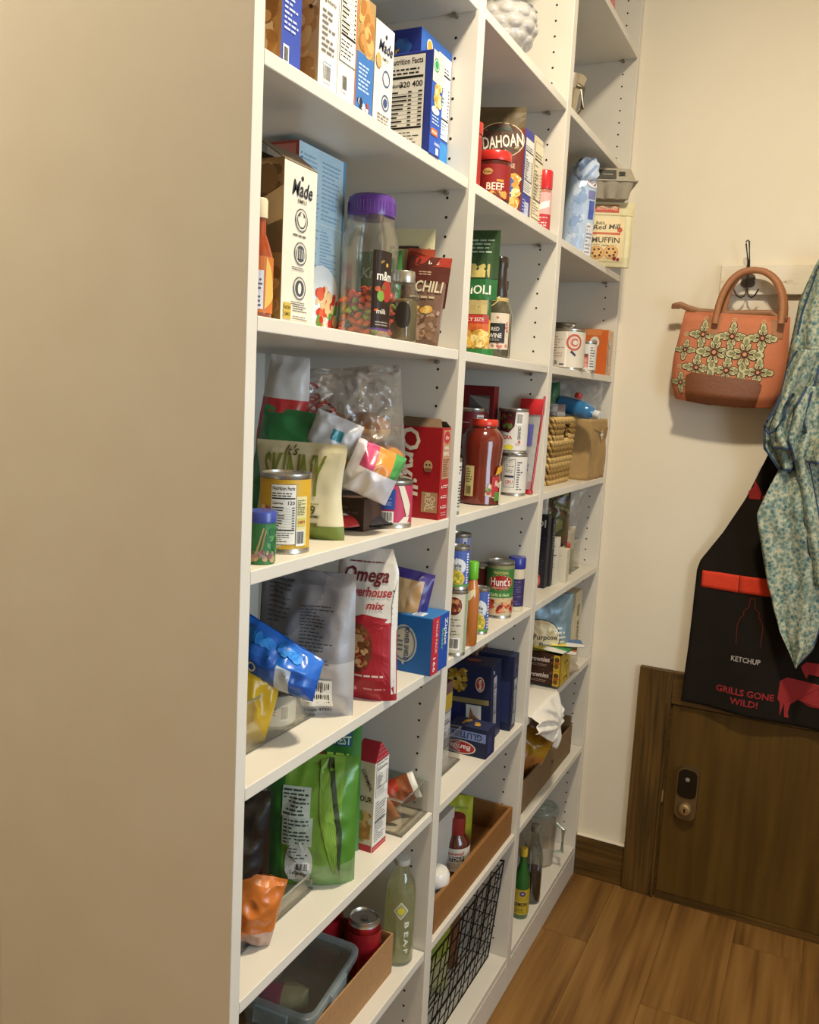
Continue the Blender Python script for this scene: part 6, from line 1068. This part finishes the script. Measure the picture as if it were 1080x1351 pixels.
MB().grid(lambda u, v: ((.030 + .008 * math.sin(8 * PI * u + 5 * v)) * math.cos(2 * PI * u) * math.sin(PI * v) ** .6, (.034 + .007 * math.cos(10 * PI * u)) * math.sin(2 * PI * u) * math.sin(PI * v) ** .6, .046 * v * (1 + .2 * math.sin(6 * PI * u))), 48, 16, 'D8C4A8', wrap=True).build('napkin', M_CLOTH, o, 70)
# white bag hanging over the shelf edge
wbg = thing('white_cloth_bag', 'white soft bag hanging off the shelf front below the brownie boxes', 'bag', (0, 1.30, z))
def wc(u, v):
    y = -.145 + .225 * u + .015 * math.sin(3 * v)
    if v < .4: x = -.12 + .128 * (v / .4); zz = .0045 + .003 * math.sin(PI * u)
    else:
        t = (v - .4) / .6; hang = .030 + .135 * min(u, .88) ** 1.3 - max(0, u - .88) * .25; x = .008 + .020 * math.sin(PI * t * .8) + .006 * t; zz = .0045 - hang * t
        r_ = math.hypot(u - .85, t - .55); an = math.atan2(t - .55, u - .85); x += (.006 * math.sin(9 * an + 2) * min(1, r_ * 3) + crumple(y, v * .2, 6, .004, 14)) * min(1, t * 4); y -= .02 * t * (1 - u)
    return Vector((x, y, zz))
m = MB(); m.grid(wc, 48, 50, 'E2DCD2'); o = m.build('soft_bag', M_CLOTH, wbg, 80); so = o.modifiers.new('thickness', 'SOLIDIFY'); so.thickness = .002; so.offset = 1
# ---- cardboard box
z = ZS[6]
r = thing('cardboard_box', 'long open brown cardboard box with snacks in it in the far bay', 'box', (-.022, 1.200, z))
m = MB(); kc = '7E664A'; bx_, by_ = .27, .500
for b_ in ((-.004, 0, .003, 0, by_, .088), (-bx_, 0, .003, -bx_ + .004, by_, .13), (-bx_ + .004, 0, .003, -.004, .004, .088), (-bx_ + .004, by_ - .004, .003, -.004, by_, .115)): m.box(*b_, kc)
m.box(-bx_, 0, 0, 0, by_, .003, kc); m.build('box_body', M_KRAFT, r, 0)
d = D(.02); d.disc(.30, .045, .012, '2E2014', 1, ry=.005); d.build(lambda u, v, o: (o + .0006, u, v), 'hand_hole', r)
flapmesh(r, [(-.10, .495, .115), (-.262, .495, .125), (-.262, .44, .19), (-.12, .40, .185)], '4A3A28', 'flap')
bag('chip_bag', 'yellow and orange snack bag lying in the long cardboard box', 'bag', (-.110, 1.345, z + .045), .16, .15, .07, lambda u, v, s: 'B88A1E' if v > .6 else ('B8783A' if u > .3 else 'A85A2A'), 25, ry=22, prof='pillow', wr=.009, seed=12, f=18)
carton('snack_carton', 'blue and white snack carton standing in the long cardboard box', 'box', (-.055, 1.265, z + .0035), .090, .075, .085, dict(f='B8B8B4', s='8A9098', t='C8C8BC'), D(.02).rect(.02, .02, .07, .07, '3A5A98', 1).rect(.03, .0, .065, .035, 'A87A3A', 2), None)
bag('dark_snack_bag', 'brown snack bag at the far end of the long cardboard box', 'bag', (-.150, 1.555, z + .0035), .15, .125, .08, '5A3A24', 15, prof='pouch', wr=.007, seed=14)
# ---- bottles on the lowest shelf
z = ZS[7]
bottle('lemon_juice_bottle', 'green lemon juice bottle with a yellow label on the lowest shelf', 'bottle', (-.034, 1.325, z), [(.020, 0), (.0225, .003), (.0225, .098), (.021, .118), (.011, .150), (.0095, .162), (.0095, .176)], '1E5A26', M_LIQ, [(.0105, .174), (.0105, .194), (.0095, .196), (.001, .196)], 'C8A83A', lambda d, hw, h: d.rect(-hw, 0, hw, h, 'B8A030', 1).disc(.004, h * .84, .008, '4A3E7A', 3, ry=.007).disc(.004, h * .84, .004, 'A8A0C8', 4, ry=.003).tx('LEMON', .0, h * .42, .016, '2A2A1E', 4, fit=.036).para(-.015, h * .08, .015, h * .26, 3, '6A6420', 2).rect(-hw, h * .5, hw, h * .52, 'D8CC70', 2), (.014, .086), .0228, -72, 'B8A030')
bottle('swing_bottle', 'clear glass bottle of brown syrup on the lowest shelf of the far bay', 'bottle', (-.030, 1.410, z), [(.023, 0), (.026, .004), (.026, .130), (.022, .155), (.013, .180), (.012, .205), (.015, .21)], 'EEF0EE', M_GLASS, [(.012, .207), (.013, .21), (.013, .225), (.001, .228)], '8A8478', None, liquid=([(.022, .003), (.0245, .007), (.0245, .095), (.001, .096)], '2A1406'))
r = thing('plastic_pitcher', 'clear plastic pitcher half full of white powder on the lowest shelf', 'pitcher', (-.075, 1.625, z))
MB().lathe([(.040, 0), (.043, .004), (.050, .155), (.051, .165), (.049, .165), (.048, .155), (.041, .006)], 'EEF0EE', 40, caps=False).build('pitcher_body', M_CLEAR, r, 50)
MB().lathe([(.039, .003), (.041, .006), (.0445, .062), (.001, .066)], 'C8BEB0', 40).build('powder', M_MATT, r, 50)
MB().lathe([(.052, .160), (.0535, .162), (.0535, .174), (.048, .180), (.040, .181), (.038, .176), (.020, .176), (.018, .182), (.001, .182)], 'B8B8B0', 40).build('lid', M_FROST, r, 50)
MB().tube([(.049, -.012, .14), (.074, -.018, .13), (.074, -.018, .06), (.046, -.011, .045)], .005, 'D0D4D0', 8, flat=1.5).build('handle', M_FROST, r, 60)
